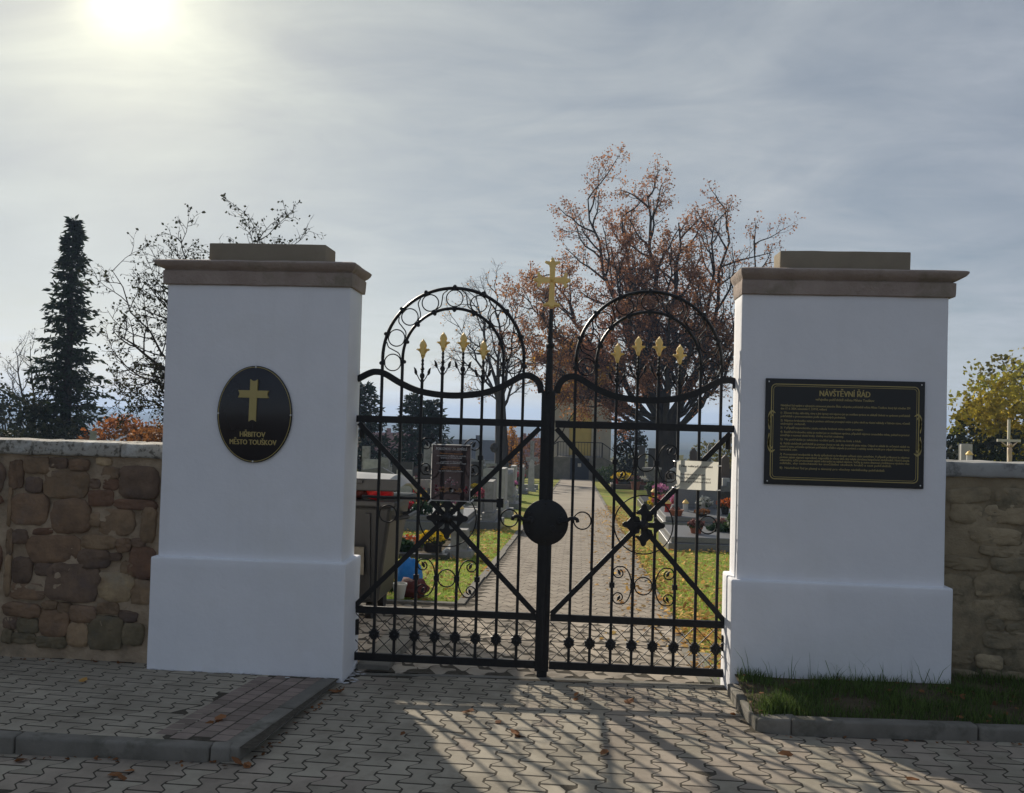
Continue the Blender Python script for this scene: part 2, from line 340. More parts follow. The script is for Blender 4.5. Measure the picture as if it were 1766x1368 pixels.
mat('leaf_dark', (.030, .040, .016), (.045, .045, .02), scale=1, rough=.7, spec=.2, island=.4, trans=.2)
mat('needle', (.020, .034, .015), (.032, .044, .02), scale=1, rough=.8, spec=.15, island=.45, trans=.2)
mat('needle_blue', (.020, .036, .022), (.03, .045, .028), scale=1, rough=.8, spec=.15, island=.4, trans=.15)
mat('litter', (.72, .50, .16), (.45, .22, .07), scale=3, rough=.8, spec=.15, island=.5, trans=.3, world_co=True)
mat('litter_brown', (.26, .12, .05), (.17, .075, .035), scale=3, rough=.8, spec=.15, island=.45, trans=.2)
mat('chapel_wall', (.58, .53, .44), (.50, .455, .375), scale=1.2, rough=.95, bump=.01, bscale=12)
mat('chapel_stone', (.27, .25, .215), (.19, .178, .155), scale=3, rough=.95, bump=.02, bscale=8)
mat('chapel_yellow', (.68, .52, .15), (.60, .45, .13), scale=2, rough=.8)
mat('door_dark', (.025, .03, .045), rough=.6)
mat('roof_slate', (.06, .055, .055), (.045, .042, .043), scale=6, rough=.85)
mat('roof_tile', (.22, .075, .045), (.17, .06, .04), scale=3, rough=.9)
mat('house_wall', (.55, .52, .46), (.48, .45, .40), scale=2, rough=.9)
mat('window_glass', (.02, .024, .03), rough=.1, spec=.6)
mat('hill_forest', (.030, .042, .022), (.10, .105, .045), scale=.0022, rough=1, spec=0, world_co=True, lo=.46, hi=.54, c3=(.17, .165, .07), s3=.0013)
mat('field', (.05, .06, .025), (.085, .08, .04), scale=.006, rough=1, spec=0, world_co=True, c3=(.03, .036, .02), s3=.004)
mat('asphalt', (.05, .05, .05), (.065, .064, .062), scale=8, rough=.95, bump=.003, bscale=150, world_co=True)
mat('wood_white', (.66, .62, .53), (.56, .52, .44), scale=12, rough=.75)
mat('corpus', (.60, .46, .34), (.50, .36, .26), scale=10, rough=.6)
mat('cable_tie', (.75, .75, .72), rough=.4)

# printed sheets tied to the gate: thin, light comes through them
def sheet_mat(name, c, tr):
    m = bpy.data.materials.new(name); m.use_nodes = True; t = m.node_tree; b = t.nodes['Principled BSDF']; out = t.nodes['Material Output']
    b.inputs['Base Color'].default_value = (*c, 1); b.inputs['Roughness'].default_value = .25
    trn = N('ShaderNodeBsdfTranslucent', t); trn.inputs[0].default_value = (*c, 1); mx = N('ShaderNodeMixShader', t); mx.inputs[0].default_value = tr
    L(t, b.outputs[0], mx.inputs[1]); L(t, trn.outputs[0], mx.inputs[2]); L(t, mx.outputs[0], out.inputs[0]); MATS[name] = m
sheet_mat('sheet_white', (.66, .65, .58), .5)
sheet_mat('ink', (.10, .10, .10), .3)
sheet_mat('poster_white', (.70, .70, .68), .45)
sheet_mat('poster_orange', (.60, .30, .12), .45); sheet_mat('poster_pink', (.62, .36, .40), .45); sheet_mat('poster_red', (.45, .10, .13), .45); sheet_mat('poster_tan', (.45, .26, .15), .45)
def poster_mat():
    m = bpy.data.materials.new('poster_dark'); m.use_nodes = True; t = m.node_tree; b = t.nodes['Principled BSDF']; out = t.nodes['Material Output']
    tcn = N('ShaderNodeTexCoord', t); nz = N('ShaderNodeTexNoise', t); nz.inputs['Scale'].default_value = 9; nz.inputs['Detail'].default_value = 1; L(t, tcn.outputs['Object'], nz.inputs['Vector'])
    c = mixc(t, nz.outputs[0], (.016, .014, .018), (.042, .036, .042)); L(t, c, b.inputs['Base Color']); b.inputs['Roughness'].default_value = .12
    trn = N('ShaderNodeBsdfTranslucent', t); L(t, c, trn.inputs[0]); mx = N('ShaderNodeMixShader', t); mx.inputs[0].default_value = .42
    L(t, b.outputs[0], mx.inputs[1]); L(t, trn.outputs[0], mx.inputs[2]); L(t, mx.outputs[0], out.inputs[0]); MATS['poster_dark'] = m
poster_mat()

# ------------------------------------------------------------------ ground
YG = 6.105                                  # plane of the gate
def zin(y): return -.038*(y-6.13)             # cemetery ground falls gently away from the gate
def zst(y, x=-.2): return .031+.0140*(x+.24)+.0225*(6.06-y)       # street rises a little towards the camera and to the right
def zsw(y, x=0): return .040+.046*(5.95-y)       # raised pavement on the left
def terrain_z(x, y):
    if y < 6.0: return zst(y)-.14
    if y < 6.3: return -.045
    if y < 80: return zin(y)
    if y < 320: return zin(80)-.062*(y-80)
    return zin(80)-.062*240
def build_terrain():
    ys = [-60, -20, -5, 0, 3, 5, 5.99, 6.01, 6.29, 6.31, 7, 8, 10, 12, 15, 20, 26, 34, 44, 56, 70, 80, 110, 150, 220, 320, 500, 900, 1500, 3200]
    xs = [-2600, -1200, -500, -200, -80, -40, -20, -10, -6, -4, -2, 0, 2, 4, 6, 10, 20, 40, 80, 200, 500, 1200, 2600]
    b = B(); b.v = [(x, y, terrain_z(x, y)) for y in ys for x in xs]; w = len(xs)
    b.f = [(j*w+i, j*w+i+1, (j+1)*w+i+1, (j+1)*w+i) for j in range(len(ys)-1) for i in range(w-1)]
    o = b.build('ground', None, smooth=False); me = o.data
    me.materials.append(MATS['lawn']); me.materials.append(MATS['field']); me.materials.append(MATS['soil'])
    for p in me.polygons:
        yy = p.center.y; p.material_index = 2 if yy < 6.3 else (1 if yy > 100 or abs(p.center.x) > 40 else 0)
    return tag(o, kind='structure')
build_terrain()

# hills: several rounded ridges beyond the valley
def ridge(name, y0, depth, x0, x1, hf, m, seed):
    nx, ny = 90, 7; b = B()
    for j in range(ny):
        t = j/(ny-1)
        for i in range(nx):
            x = x0+(x1-x0)*i/(nx-1); h = hf(x)*math.sin(math.pi*.5*min(1, t*1.25))
            h += 6*mnoise.noise(Vector((x*.004, j*.7, seed)))*t
            b.v.append((x, y0+depth*t, -21+max(0, h+4)))
    b.f = [(j*nx+i, j*nx+i+1, (j+1)*nx+i+1, (j+1)*nx+i) for j in range(ny-1) for i in range(nx-1)]
    return tag(b.build(name, m, smooth=True), kind='structure')
ridge('hills', 2300, 900, -3600, 3600, lambda x: 21+13*mnoise.noise(Vector((x*.0011, 3.3, 0)))+6*mnoise.noise(Vector((x*.004, 8.3, 0))), 'hill_forest', 1)
ridge('hills_near', 1150, 500, -2600, 2600, lambda x: 13+6*mnoise.noise(Vector((x*.0016, 1.3, 4))), 'field', 2)

# ------------------------------------------------------------------ pavements
def outline_prism(outline, h, ch=.004):
    """paver: chamfered top, top face at z=0"""
    n = len(outline); b = B(); cx = sum(p[0] for p in outline)/n; cy = sum(p[1] for p in outline)/n
    def ins(p, d): l = math.hypot(p[0]-cx, p[1]-cy); return (cx+(p[0]-cx)*(l-d)/l, cy+(p[1]-cy)*(l-d)/l)
    b.v = [(x, y, -h) for x, y in outline]+[(x, y, -ch) for x, y in outline]+[(*ins(p, ch*1.5), 0) for p in outline]
    for q in range(2):
        for j in range(n): j2 = (j+1) % n; b.f.append((q*n+j, q*n+j2, (q+1)*n+j2, (q+1)*n+j))
    b.f.append(tuple(2*n+j for j in range(n))); return b
# double-T interlocking paver: pitch PX across, PY along the column
PX, PY, GAP = .126, .188, .0080
def double_t():
    a, w, hl = PX/2+.020-GAP/2, PX/2-.020-GAP/2, PY/2-.0062
    q = PY*.24
    right = [(a, -hl), (a, -PY*.25-q*.5), (w, -PY*.25+q*.5), (w, PY*.25-q*.5), (a, PY*.25+q*.5), (a, hl)]
    left = [(-x, y) for x, y in right][::-1]
    return right+left
def half_t(sg):
    a, w, hl = PX/2+.020-GAP/2, PX/2-.020-GAP/2, PY/2-.0062; q = PY*.24
    h = [(w, 0), (w, PY*.25-q*.5), (a, PY*.25+q*.5), (a, hl)]; o = h+[(-x, y) for x, y in h][::-1]
    return [(x, y-PY/4) for x, y in o] if sg > 0 else [(-x, -(y-PY/4)) for x, y in o]
dt_b = outline_prism(double_t(), .05, .002)
tile_meshes = [dt_b.mesh('paver', 'paver_grey'), dt_b.mesh('paver', 'paver_red')]
back_half = outline_prism(half_t(1), .05, .002).mesh('cut_paver', 'paver_grey'); front_half = outline_prism(half_t(-1), .05, .002).mesh('cut_paver', 'paver_grey')
def lay_cut(parent, me, gx, gy, zf, slope):
    x, y = to_world(gx, gy); o = link('cut_paver', me, parent); o.location = (x, y, zf(y, x)); o.rotation_euler = (-math.atan(slope), -(zf(0, 1)-zf(0, 0)), ANG)
ANG = R(-3.4); PC = Vector((-.2, 6.0))
def to_world(gx, gy): return (PC.x+gx*math.cos(ANG)-gy*math.sin(ANG), PC.y+gx*math.sin(ANG)+gy*math.cos(ANG))
camI = cm.inverted()
def shown(p, marg=.04):
    q = camI @ Vector(p)
    if q.z > -.1: return False
    return abs(q.x/-q.z) < 883/1600+marg and abs(q.y/-q.z) < 684/1600+marg
# footprints that take the place of the street paving
def on_sidewalk(x, y): return y > 4.30 and x < -1.47-.065*(5.6-y)
def on_bed(x, y): return x > .93 and y > 5.06+.012*(x-.9)
def on_lpil(x, y): return -2.73 < x < -1.43 and y > 5.77
def lip_y(x): return 6.07-.05*((x+.2)/1.2)**2
street = tag(B().add([(-7, -8, zst(-8, -7)-.0009), (7, -8, zst(-8, 7)-.0009), (7, 6.06, zst(6.06, 7)-.0009), (-7, 6.06, zst(6.06, -7)-.0009)], [(0, 1, 2, 3)]).build('street_pavement', 'joint'), kind='structure')
tilt_st = math.atan(.0225)
def lay(parent, me_list, spots, zf, slope, limit, name, rnd, colf):
    spots.sort(key=lambda s: (not shown((s[0], s[1], zf(s[1], s[0]))), s[1])); kx = zf(20, 1)-zf(20, 0)
    rest = [B() for _ in me_list]
    for k, (x, y, rz) in enumerate(spots):
        i = colf(x, y); me = me_list[i]; z = zf(y, x)+rnd.gauss(0, .0003); sl = math.atan(slope)
        if k < limit and shown((x, y, z)):
            o = link(name, me, parent); o.location = (x, y, z); o.rotation_euler = (-sl+rnd.gauss(0, .002), rnd.gauss(0, .002)-kx, rz)
        else:
            c, s_ = math.cos(rz), math.sin(rz); zz = z
            rest[i].add([(x+v[0]*c-v[1]*s_, y+v[0]*s_+v[1]*c, zz+v[2]-slope*(v[0]*s_+v[1]*c)+kx*(v[0]*c-v[1]*s_)) for v in dtv(me)], dtf(me))
    for i, r_ in enumerate(rest):
        if r_.v: tag(r_.build(name+'_field', me_list[i].materials[0], parent), kind='stuff')
_c = {}
def dtv(me): return _c.setdefault((me.name, 'v'), [tuple(v.co) for v in me.vertices])
def dtf(me): return _c.setdefault((me.name, 'f'), [tuple(p.vertices) for p in me.polygons])
r1 = random.Random(3)
spots = []
for i in range(-34, 34):
    for j in range(-16, 3):
        x, y = to_world(i*PX, (j+(.5 if i % 2 else 0))*PY)
        if lip_y(x)-.085 < y < lip_y(x)+.012 and -1.42 < x < .93: lay_cut(street, front_half, i*PX, (j+(.5 if i % 2 else 0))*PY-PY/4, zst, .0225)
        if y > lip_y(x)-.085 or y < 3.25 or abs(x) > 4.2: continue
        if on_sidewalk(x+.02, y-.09) or on_bed(x-.05, y-.05) or on_lpil(x, y): continue
        spots.append((x, y, ANG))
def street_col(x, y):
    if y < 4.34 and x < -1.2: return 1 if r1.random() < .75 else 0
    v = mnoise.noise(Vector((x*.9+4, y*.9, 2.0)))
    return 1 if (v > .18 and r1.random() < .8) or (x > .9 and y < 5.1 and r1.random() < .45) or r1.random() < .05 else 0
lay(street, tile_meshes, spots, zst, .0225, 300, 'paver', r1, street_col)
# concrete lip between the street paving and the path inside
lipb = B(); n_ = 26; pts = [(-1.40+2.36*i/n_) for i in range(n_+1)]
for x in pts:
    ly = lip_y(x)
    lipb.v += [(x, ly-.03, zst(ly, x)-.02), (x, ly-.028, zst(ly, x)+.002), (x, ly+.025, zst(ly, x)+.001), (x, ly+.03, -.05)]
lipb.f = [(i*4+j, (i+1)*4+j, (i+1)*4+j+1, i*4+j+1) for i in range(n_) for j in range(3)]
tag(lipb.build('threshold_edge', 'concrete', smooth=False), kind='structure')
# dark mud joint where pavers are cut along the lip

# left raised pavement
swk = tag(B().add([(-8, 4.34, zsw(4.34)-.0009), (-1.50, 4.34, zsw(4.34)-.0009), (-1.46, 5.98, zsw(5.98)-.0009), (-8, 5.98, zsw(5.98)-.0009)], [(0, 1, 2, 3)]).build('sidewalk', 'joint'), kind='structure')
spots = []
for i in range(-50, 12):
    for j in range(-12, 3):
        x, y = to_world(i*PX+.03, (j+(.5 if i % 2 else 0))*PY+.05)
        gx = x+1.47+.065*(5.6-y)
        if 4.335 < y < 4.41 and -4.5 < x and gx < -.475: lay_cut(swk, back_half, i*PX+.03, (j+(.5 if i % 2 else 0))*PY+.05+PY/4, zsw, .046)
        if y < 4.41 or y > 5.99 or x < -4.6 or gx > -.475 or on_lpil(x, y-.08): continue
        spots.append((x, y, ANG))
lay(swk, tile_meshes, spots, lambda y, x=0: zsw(y)-(.0005 if x+1.47+.065*(5.6-y) > -.60 else 0), .046, 300, 'paver', r1, lambda x, y: 0)
rb = outline_prism([(-.0452, -.0445), (.0452, -.0445), (.0452, .0445), (-.0452, .0445)], .05, .002); red_me = rb.mesh('brick', 'brick_red')
for i in range(4):
    for j in range(17):
        yy = 4.47+.098*j+(.049 if i % 2 else 0); xx = -1.47-.065*(5.6-yy)-.16-.1*i
        if yy > 5.75 or on_lpil(xx, yy-.02): continue
        o = link('brick', red_me, swk); o.location = (xx, yy, zsw(yy)+.0009+rng.gauss(0, .0001)); o.rotation_euler = (-math.atan(.046), 0, -R(3.6))
# kerb stones of the raised pavement
def kerb_stone(p0, p1, w, z0, z1, zb, parent, side, name='kerb_stone', mt='concrete', seed=0):
    a, b_ = Vector((*p0, 0)), Vector((*p1, 0)); d = (b_-a).normalized(); n = Vector((-d.y, d.x, 0))*side; a2, b2 = a+d*.004, b_-d*.004
    vs = [(*a2.xy, zb), (*b2.xy, zb), (*(b2+n*w).xy, zb), (*(a2+n*w).xy, zb), (*a2.xy, z0), (*b2.xy, z1), (*(b2+n*w).xy, z1), (*(a2+n*w).xy, z0)]
    return rough_solid(vs, BOXF, name, mt, parent, cut=3, amp=.003, freq=9, bev=.014, seed=seed)
xs_ = [-4.6, -3.62, -2.66, -1.70]
for k in range(3): kerb_stone((xs_[k], 4.30), (xs_[k+1], 4.30+.0*k), .085, zsw(4.30)+.006, zsw(4.30)+.006, 0, swk, 1, seed=k)
kerb_stone((-1.70, 4.30), (-1.60, 4.32), .085, zsw(4.3)+.006, zsw(4.31)+.006, 0, swk, 1, seed=5)
ky = [4.32, 5.05, 5.77]
for k in range(2):
    kx = lambda y: -1.485-.065*(5.6-y)
    kerb_stone((kx(ky[k]), ky[k]), (kx(ky[k+1]), ky[k+1]), .10, zsw(ky[k])+.004, zsw(ky[k+1])+.004, -.02, swk, 1, seed=8+k)

# planting bed on the right with its kerb
bed = B(); nx, ny = 26, 8
def bed_z(x, y): return .135+.05*(y-5.1)+.012*mnoise.noise(Vector((x*3, y*3, 0)))
for j in range(ny+1):
    for i in range(nx+1):
        x = .99+3.6*i/nx; y = 5.14+.95*j/ny; bed.v.append((x, y, bed_z(x, y)))
bed.f = [(j*(nx+1)+i, j*(nx+1)+i+1, (j+1)*(nx+1)+i+1, (j+1)*(nx+1)+i) for j in range(ny) for i in range(nx)]
bedo = tag(bed.build('planting_bed', 'soil', smooth=True), kind='structure')
kp = [((1.16, 5.045), (2.13, 5.075)), ((2.13, 5.075), (3.1, 5.09)), ((3.1, 5.09), (4.1, 5.10))]
for k, (a, b_) in enumerate(kp): kerb_stone(a, b_, .085, .158, .165, .0, bedo, 1, seed=20+k)
kerb_stone((.985, 5.11), (1.16, 5.045), .11, .135, .16, .0, bedo, 1, seed=31)
kerb_stone((.955, 5.46), (.985, 5.11), .10, .135, .135, .0, bedo, 1, seed=33)
kerb_stone((.945, 5.83), (.955, 5.46), .10, .125, .135, .0, bedo, 1, seed=34)

# path inside: wavy interlocking pavers set diagonally
pz = lambda y: zin(y)+.0190
path = tag(B().add([(-3.3, 6.09, pz(6.09)), (.86, 6.09, pz(6.09)), (.86, 6.14, pz(6.14)), (.86, 66, pz(66)), (-1.12, 66, pz(66)), (-1.12, 8.86, pz(8.86)), (-3.3, 8.86, pz(8.86)), (-3.3, 6.14, pz(6.14))], [(0, 1, 2, 7), (7, 2, 5, 6), (2, 3, 4, 5)]).build('path', 'joint'), kind='structure')
S = .185
def wavy():
    h = S/2-.0042; a = .024; o = []
    def edge(p, q):
        d = Vector(q)-Vector(p); n = Vector((d.y, -d.x)).normalized(); o_ = []
        for k in range(8): t = k/8; o_.append(tuple(Vector(p)+d*t+n*a*math.sin(2*math.pi*t)))
        return o_
    c = [(-h, -h), (h, -h), (h, h), (-h, h)]
    for k in range(4): o.extend(edge(c[k], c[(k+1) % 4]))
    return o
wv = outline_prism(wavy(), .03, .0018); wv_me = wv.mesh('paver', 'path_paver'); spots = []
DG = S*math.sqrt(2)
for j in range(-2, 170):
    for i in range(-26, 10):
        x = -.12+i*DG+(DG/2 if j % 2 else 0); y = 6.20+j*DG/2
        if y < 6.14 or y > 26 or x > .80 or x < -3.2: continue
        if x < -1.03 and y > 8.78: continue
        spots.append((x, y, R(45)))
lay(path, [wv_me], spots, lambda y, x=0: zin(y)+.020, .038, 300, 'paver', r1, lambda x, y: 0)
# beyond: same paving, too far to tell the stones apart
tag(B().add([(-1.06, 25.9, zin(25.9)+.024), (.82, 25.9, zin(25.9)+.024), (.82, 65.5, zin(65.5)+.024), (-1.06, 65.5, zin(65.5)+.024)], [(0, 1, 2, 3)]).build('far_paving', 'path_far', path), kind='stuff')
eb = B().box(-.04, .04, .006, .994, -.08, .034); ed_me = bpy.data.meshes.new('edging'); ed_me = eb.mesh('edging', 'concrete')
for side, y0 in ((.86, 6.15), (-1.10, 8.90)):
    y = y0
    while y < 60:
        o = link('edging', ed_me, path); o.location = (side+rng.gauss(0, .004), y, zin(y)+rng.gauss(0, .003)); o.rotation_euler = (-math.atan(.038), 0, rng.gauss(0, .004)); y += 1.0
for k in range(2):
    o = link('edging', ed_me, path); o.location = (-1.14-k*1.0, 8.90, zin(8.9)+.006); o.rotation_euler = (0, 0, R(90))
# concrete aprons beside the gate
rough_solid(boxv(.905, 1.02, 6.10, 7.1, -.1, .0), BOXF, 'concrete', 'concrete', path, cut=3, amp=.003)
rough_solid(boxv(-1.44, -1.22, 6.13, 7.2, -.1, .052), BOXF, 'concrete', 'concrete', path, cut=3, amp=.003)

# ------------------------------------------------------------------ gate pillars
def loft_cap(name, x0, x1, y0, y1, prof, m, parent, ov, seed):
    """rectangular moulding: prof = [(out, z)], ov = (left, right, front, back) scale of the overhang"""
    nseg = 22; b = B(); rows = []
    for o, z in prof:
        a, c, d, e = x0-o*ov[0], x1+o*ov[1], y0-o*ov[2], y1+o*ov[3]; ring = []
        for (p, q) in (((a, d), (c, d)), ((c, d), (c, e)), ((c, e), (a, e)), ((a, e), (a, d))):
            for k in range(nseg):
                t = k/nseg; x = p[0]+(q[0]-p[0])*t; y = p[1]+(q[1]-p[1])*t
                nn = mnoise.noise(Vector((x*5, y*5+seed, z*9)))+.7*mnoise.noise(Vector((x*17, y*17+seed, z*30)))
                nv = Vector((x-(x0+x1)/2, (y-(y0+y1)/2)*3)).normalized(); wob = .0045*nn
                ring.append((x+nv.x*wob, y+nv.y*wob, z+.003*mnoise.noise(Vector((x*6, y*6, seed+3)))))
        rows.append(ring)
    n = len(rows[0])
    for r_ in rows: b.v += r_
    for q in range(len(rows)-1):
        for j in range(n): j2 = (j+1) % n; b.f.append((q*n+j, q*n+j2, (q+1)*n+j2, (q+1)*n+j))
    b.f.append(tuple((len(rows)-1)*n+j for j in range(n))); b.f.append(tuple(range(n))[::-1])
    o = b.build(name, m, parent); smooth_by_angle(o); return o
def pillar(label, px0, px1, pf, ptop, sx0, sx1, sf, stop, bx0, bx1, bf, btop, captop, ov, seed):
    t = thing('gate_pillar', label, 'pillar', ((px0+px1)/2, (pf+6.17)/2, 0), group='white gate pillars'); off = tuple(t.location)
    rough_solid(boxv(px0, px1, pf, 6.20, -.08, ptop), BOXF, 'plinth', 'plaster', t, cut=4, amp=.0035, freq=2.2, bev=.012, off=off, seed=seed)
    b = boxv(sx0, sx1, sf, 6.17, ptop-.03, stop)
    rough_solid(b, BOXF, 'shaft', 'plaster', t, cut=5, amp=.003, freq=1.8, bev=.010, off=off, seed=seed+2)
    # sloped plaster weathering on top of the plinth
    h = stop
    o = loft_cap('cap', sx0, sx1, sf, 6.17, [(.012, h-.004), (.018, h), (.02, h+.02), (.022, h+.083), (.012, h+.088), (.016, h+.094), (.034, h+.104), (.052, h+.122), (.060, h+.138), (.060, captop-.006), (.052, captop), (.0, captop+.012)], 'sandstone_cap', t, ov, seed)
    o.location = [-c for c in off]
    rough_solid(boxv(bx0, bx1, bf, 6.13, captop-.01, btop), BOXF, 'cap_block', 'sandstone_block', t, cut=3, amp=.0025, freq=4, bev=.008, off=off, seed=seed+5)
    # dab of spilt limewash round the foot
    return t
pillar('white plastered gate pillar carrying the oval cemetery plaque', -2.72, -1.447, 5.79, .765, -2.69, -1.485, 5.83, 2.527, -2.444, -1.668, 5.88, 2.806, 2.675, (1.25, .75, 1, 1), 1)
pillar('white plastered gate pillar carrying the rectangular rules board', .962, 2.288, 5.84, .752, .998, 2.252, 5.88, 2.533, 1.236, 2.037, 5.93, 2.818, 2.688, (.35, 1.6, 1, 1), 4)
# limewash splashed on the stones at the foot of the left pillar
b = B(); rr = random.Random(5)
for k in range(46):
    e = rr.random()
    if e < .62: x = -2.72+1.3*rr.random(); y = 5.785-abs(rr.gauss(0, .018)); z = zsw(y) if x < -1.52 else zst(y, x)
    else: x = -1.44+abs(rr.gauss(0, .035)); y = 5.76+.3*rr.random(); z = zst(y, x)
    q = [(x+rr.uniform(.006, .028)*math.cos(a), y+rr.uniform(.005, .016)*math.sin(a), z+.006) for a in [i*math.pi/4 for i in range(8)]]; b.add(q, [tuple(range(8))])
tag(b.build('limewash_splashes', 'limewash'), 'white limewash splashed on the paving at the pillar foot', 'splashes', kind='stuff')

# oval plaque
def oval_plaque():
    cx, cz, a, h, yb = -2.080, 1.694, .246, .311, 5.826
    t = thing('oval_plaque', 'domed black oval enamel plaque with gold cross on the white pillar', 'plaque', (cx, yb, cz))
    def dome(x, z): return max(0.0, .030*(1-((x/a)**2+(z/h)**2)))+.008
    b = B(); n = 56; rings = [1.0, .985, .93, .8, .6, .35, .12]
    b.v = [(a*math.cos(2*math.pi*j/n), 0, h*math.sin(2*math.pi*j/n)) for j in range(n)]
    for q in rings: b.v += [(a*q*math.cos(2*math.pi*j/n), -dome(a*q*math.cos(2*math.pi*j/n), h*q*math.sin(2*math.pi*j/n)), h*q*math.sin(2*math.pi*j/n)) for j in range(n)]
    for q in range(len(rings)):
        for j in range(n): j2 = (j+1) % n; b.f.append((q*n+j, q*n+j2, (q+1)*n+j2, (q+1)*n+j))
    b.f.append(tuple(len(rings)*n+j for j in range(n))); b.build('plate', 'sign_black', t, smooth=True)
    e = [(a*.965*math.cos(2*math.pi*j/n), -.0105, h*.972*math.sin(2*math.pi*j/n)) for j in range(n)]
    B().tube(e, .0024, 5, closed=True).build('gold_rim', 'gold_paint', t, smooth=True)
    w = .0235; top, bot, arm, az = .222, -.047, .1, .128
    def tips(p, q, out, k=.010):  # concave end of an arm
        return [p, tuple((p[i]+q[i])/2-out[i]*k for i in (0, 1)), q]
    o = []
    o += [(-w, bot)]+[(-w*.5, bot+.008), (0, bot+.011), (w*.5, bot+.008)]+[(w, bot)]
    o += [(w, az-w), (arm, az-w), (arm-.008, az-w*.4), (arm-.010, az), (arm-.008, az+w*.4), (arm, az+w), (w, az+w)]
    o += [(w, top), (w*.5, top-.008), (0, top-.011), (-w*.5, top-.008), (-w, top)]
    o += [(-w, az+w), (-arm, az+w), (-arm+.008, az+w*.4), (-arm+.010, az), (-arm+.008, az-w*.4), (-arm, az-w), (-w, az-w)]
    sh = lambda z: -.012
    bb = B().plate([(x+.012*(z-.08), z) for x, z in o], -.046, -.030); bb.build('cross', 'gold_paint', t)
    text_obj('lettering', 'HŘBITOV', .047, .165, 'gold_paint', t, .0, -.0015, -.145, bold=.0018, dome=dome)
    text_obj('lettering', 'MĚSTO TOUŠKOV', .047, .305, 'gold_paint', t, .0, -.0015, -.195, bold=.0018, dome=dome)
    for x, z in ((0, h*.972), (0, -h*.972), (a*.965, 0), (-a*.965, 0)): B().ball((x, -.012, z), .006, 6, 4).build('screw', 'cable_tie', t)
oval_plaque()

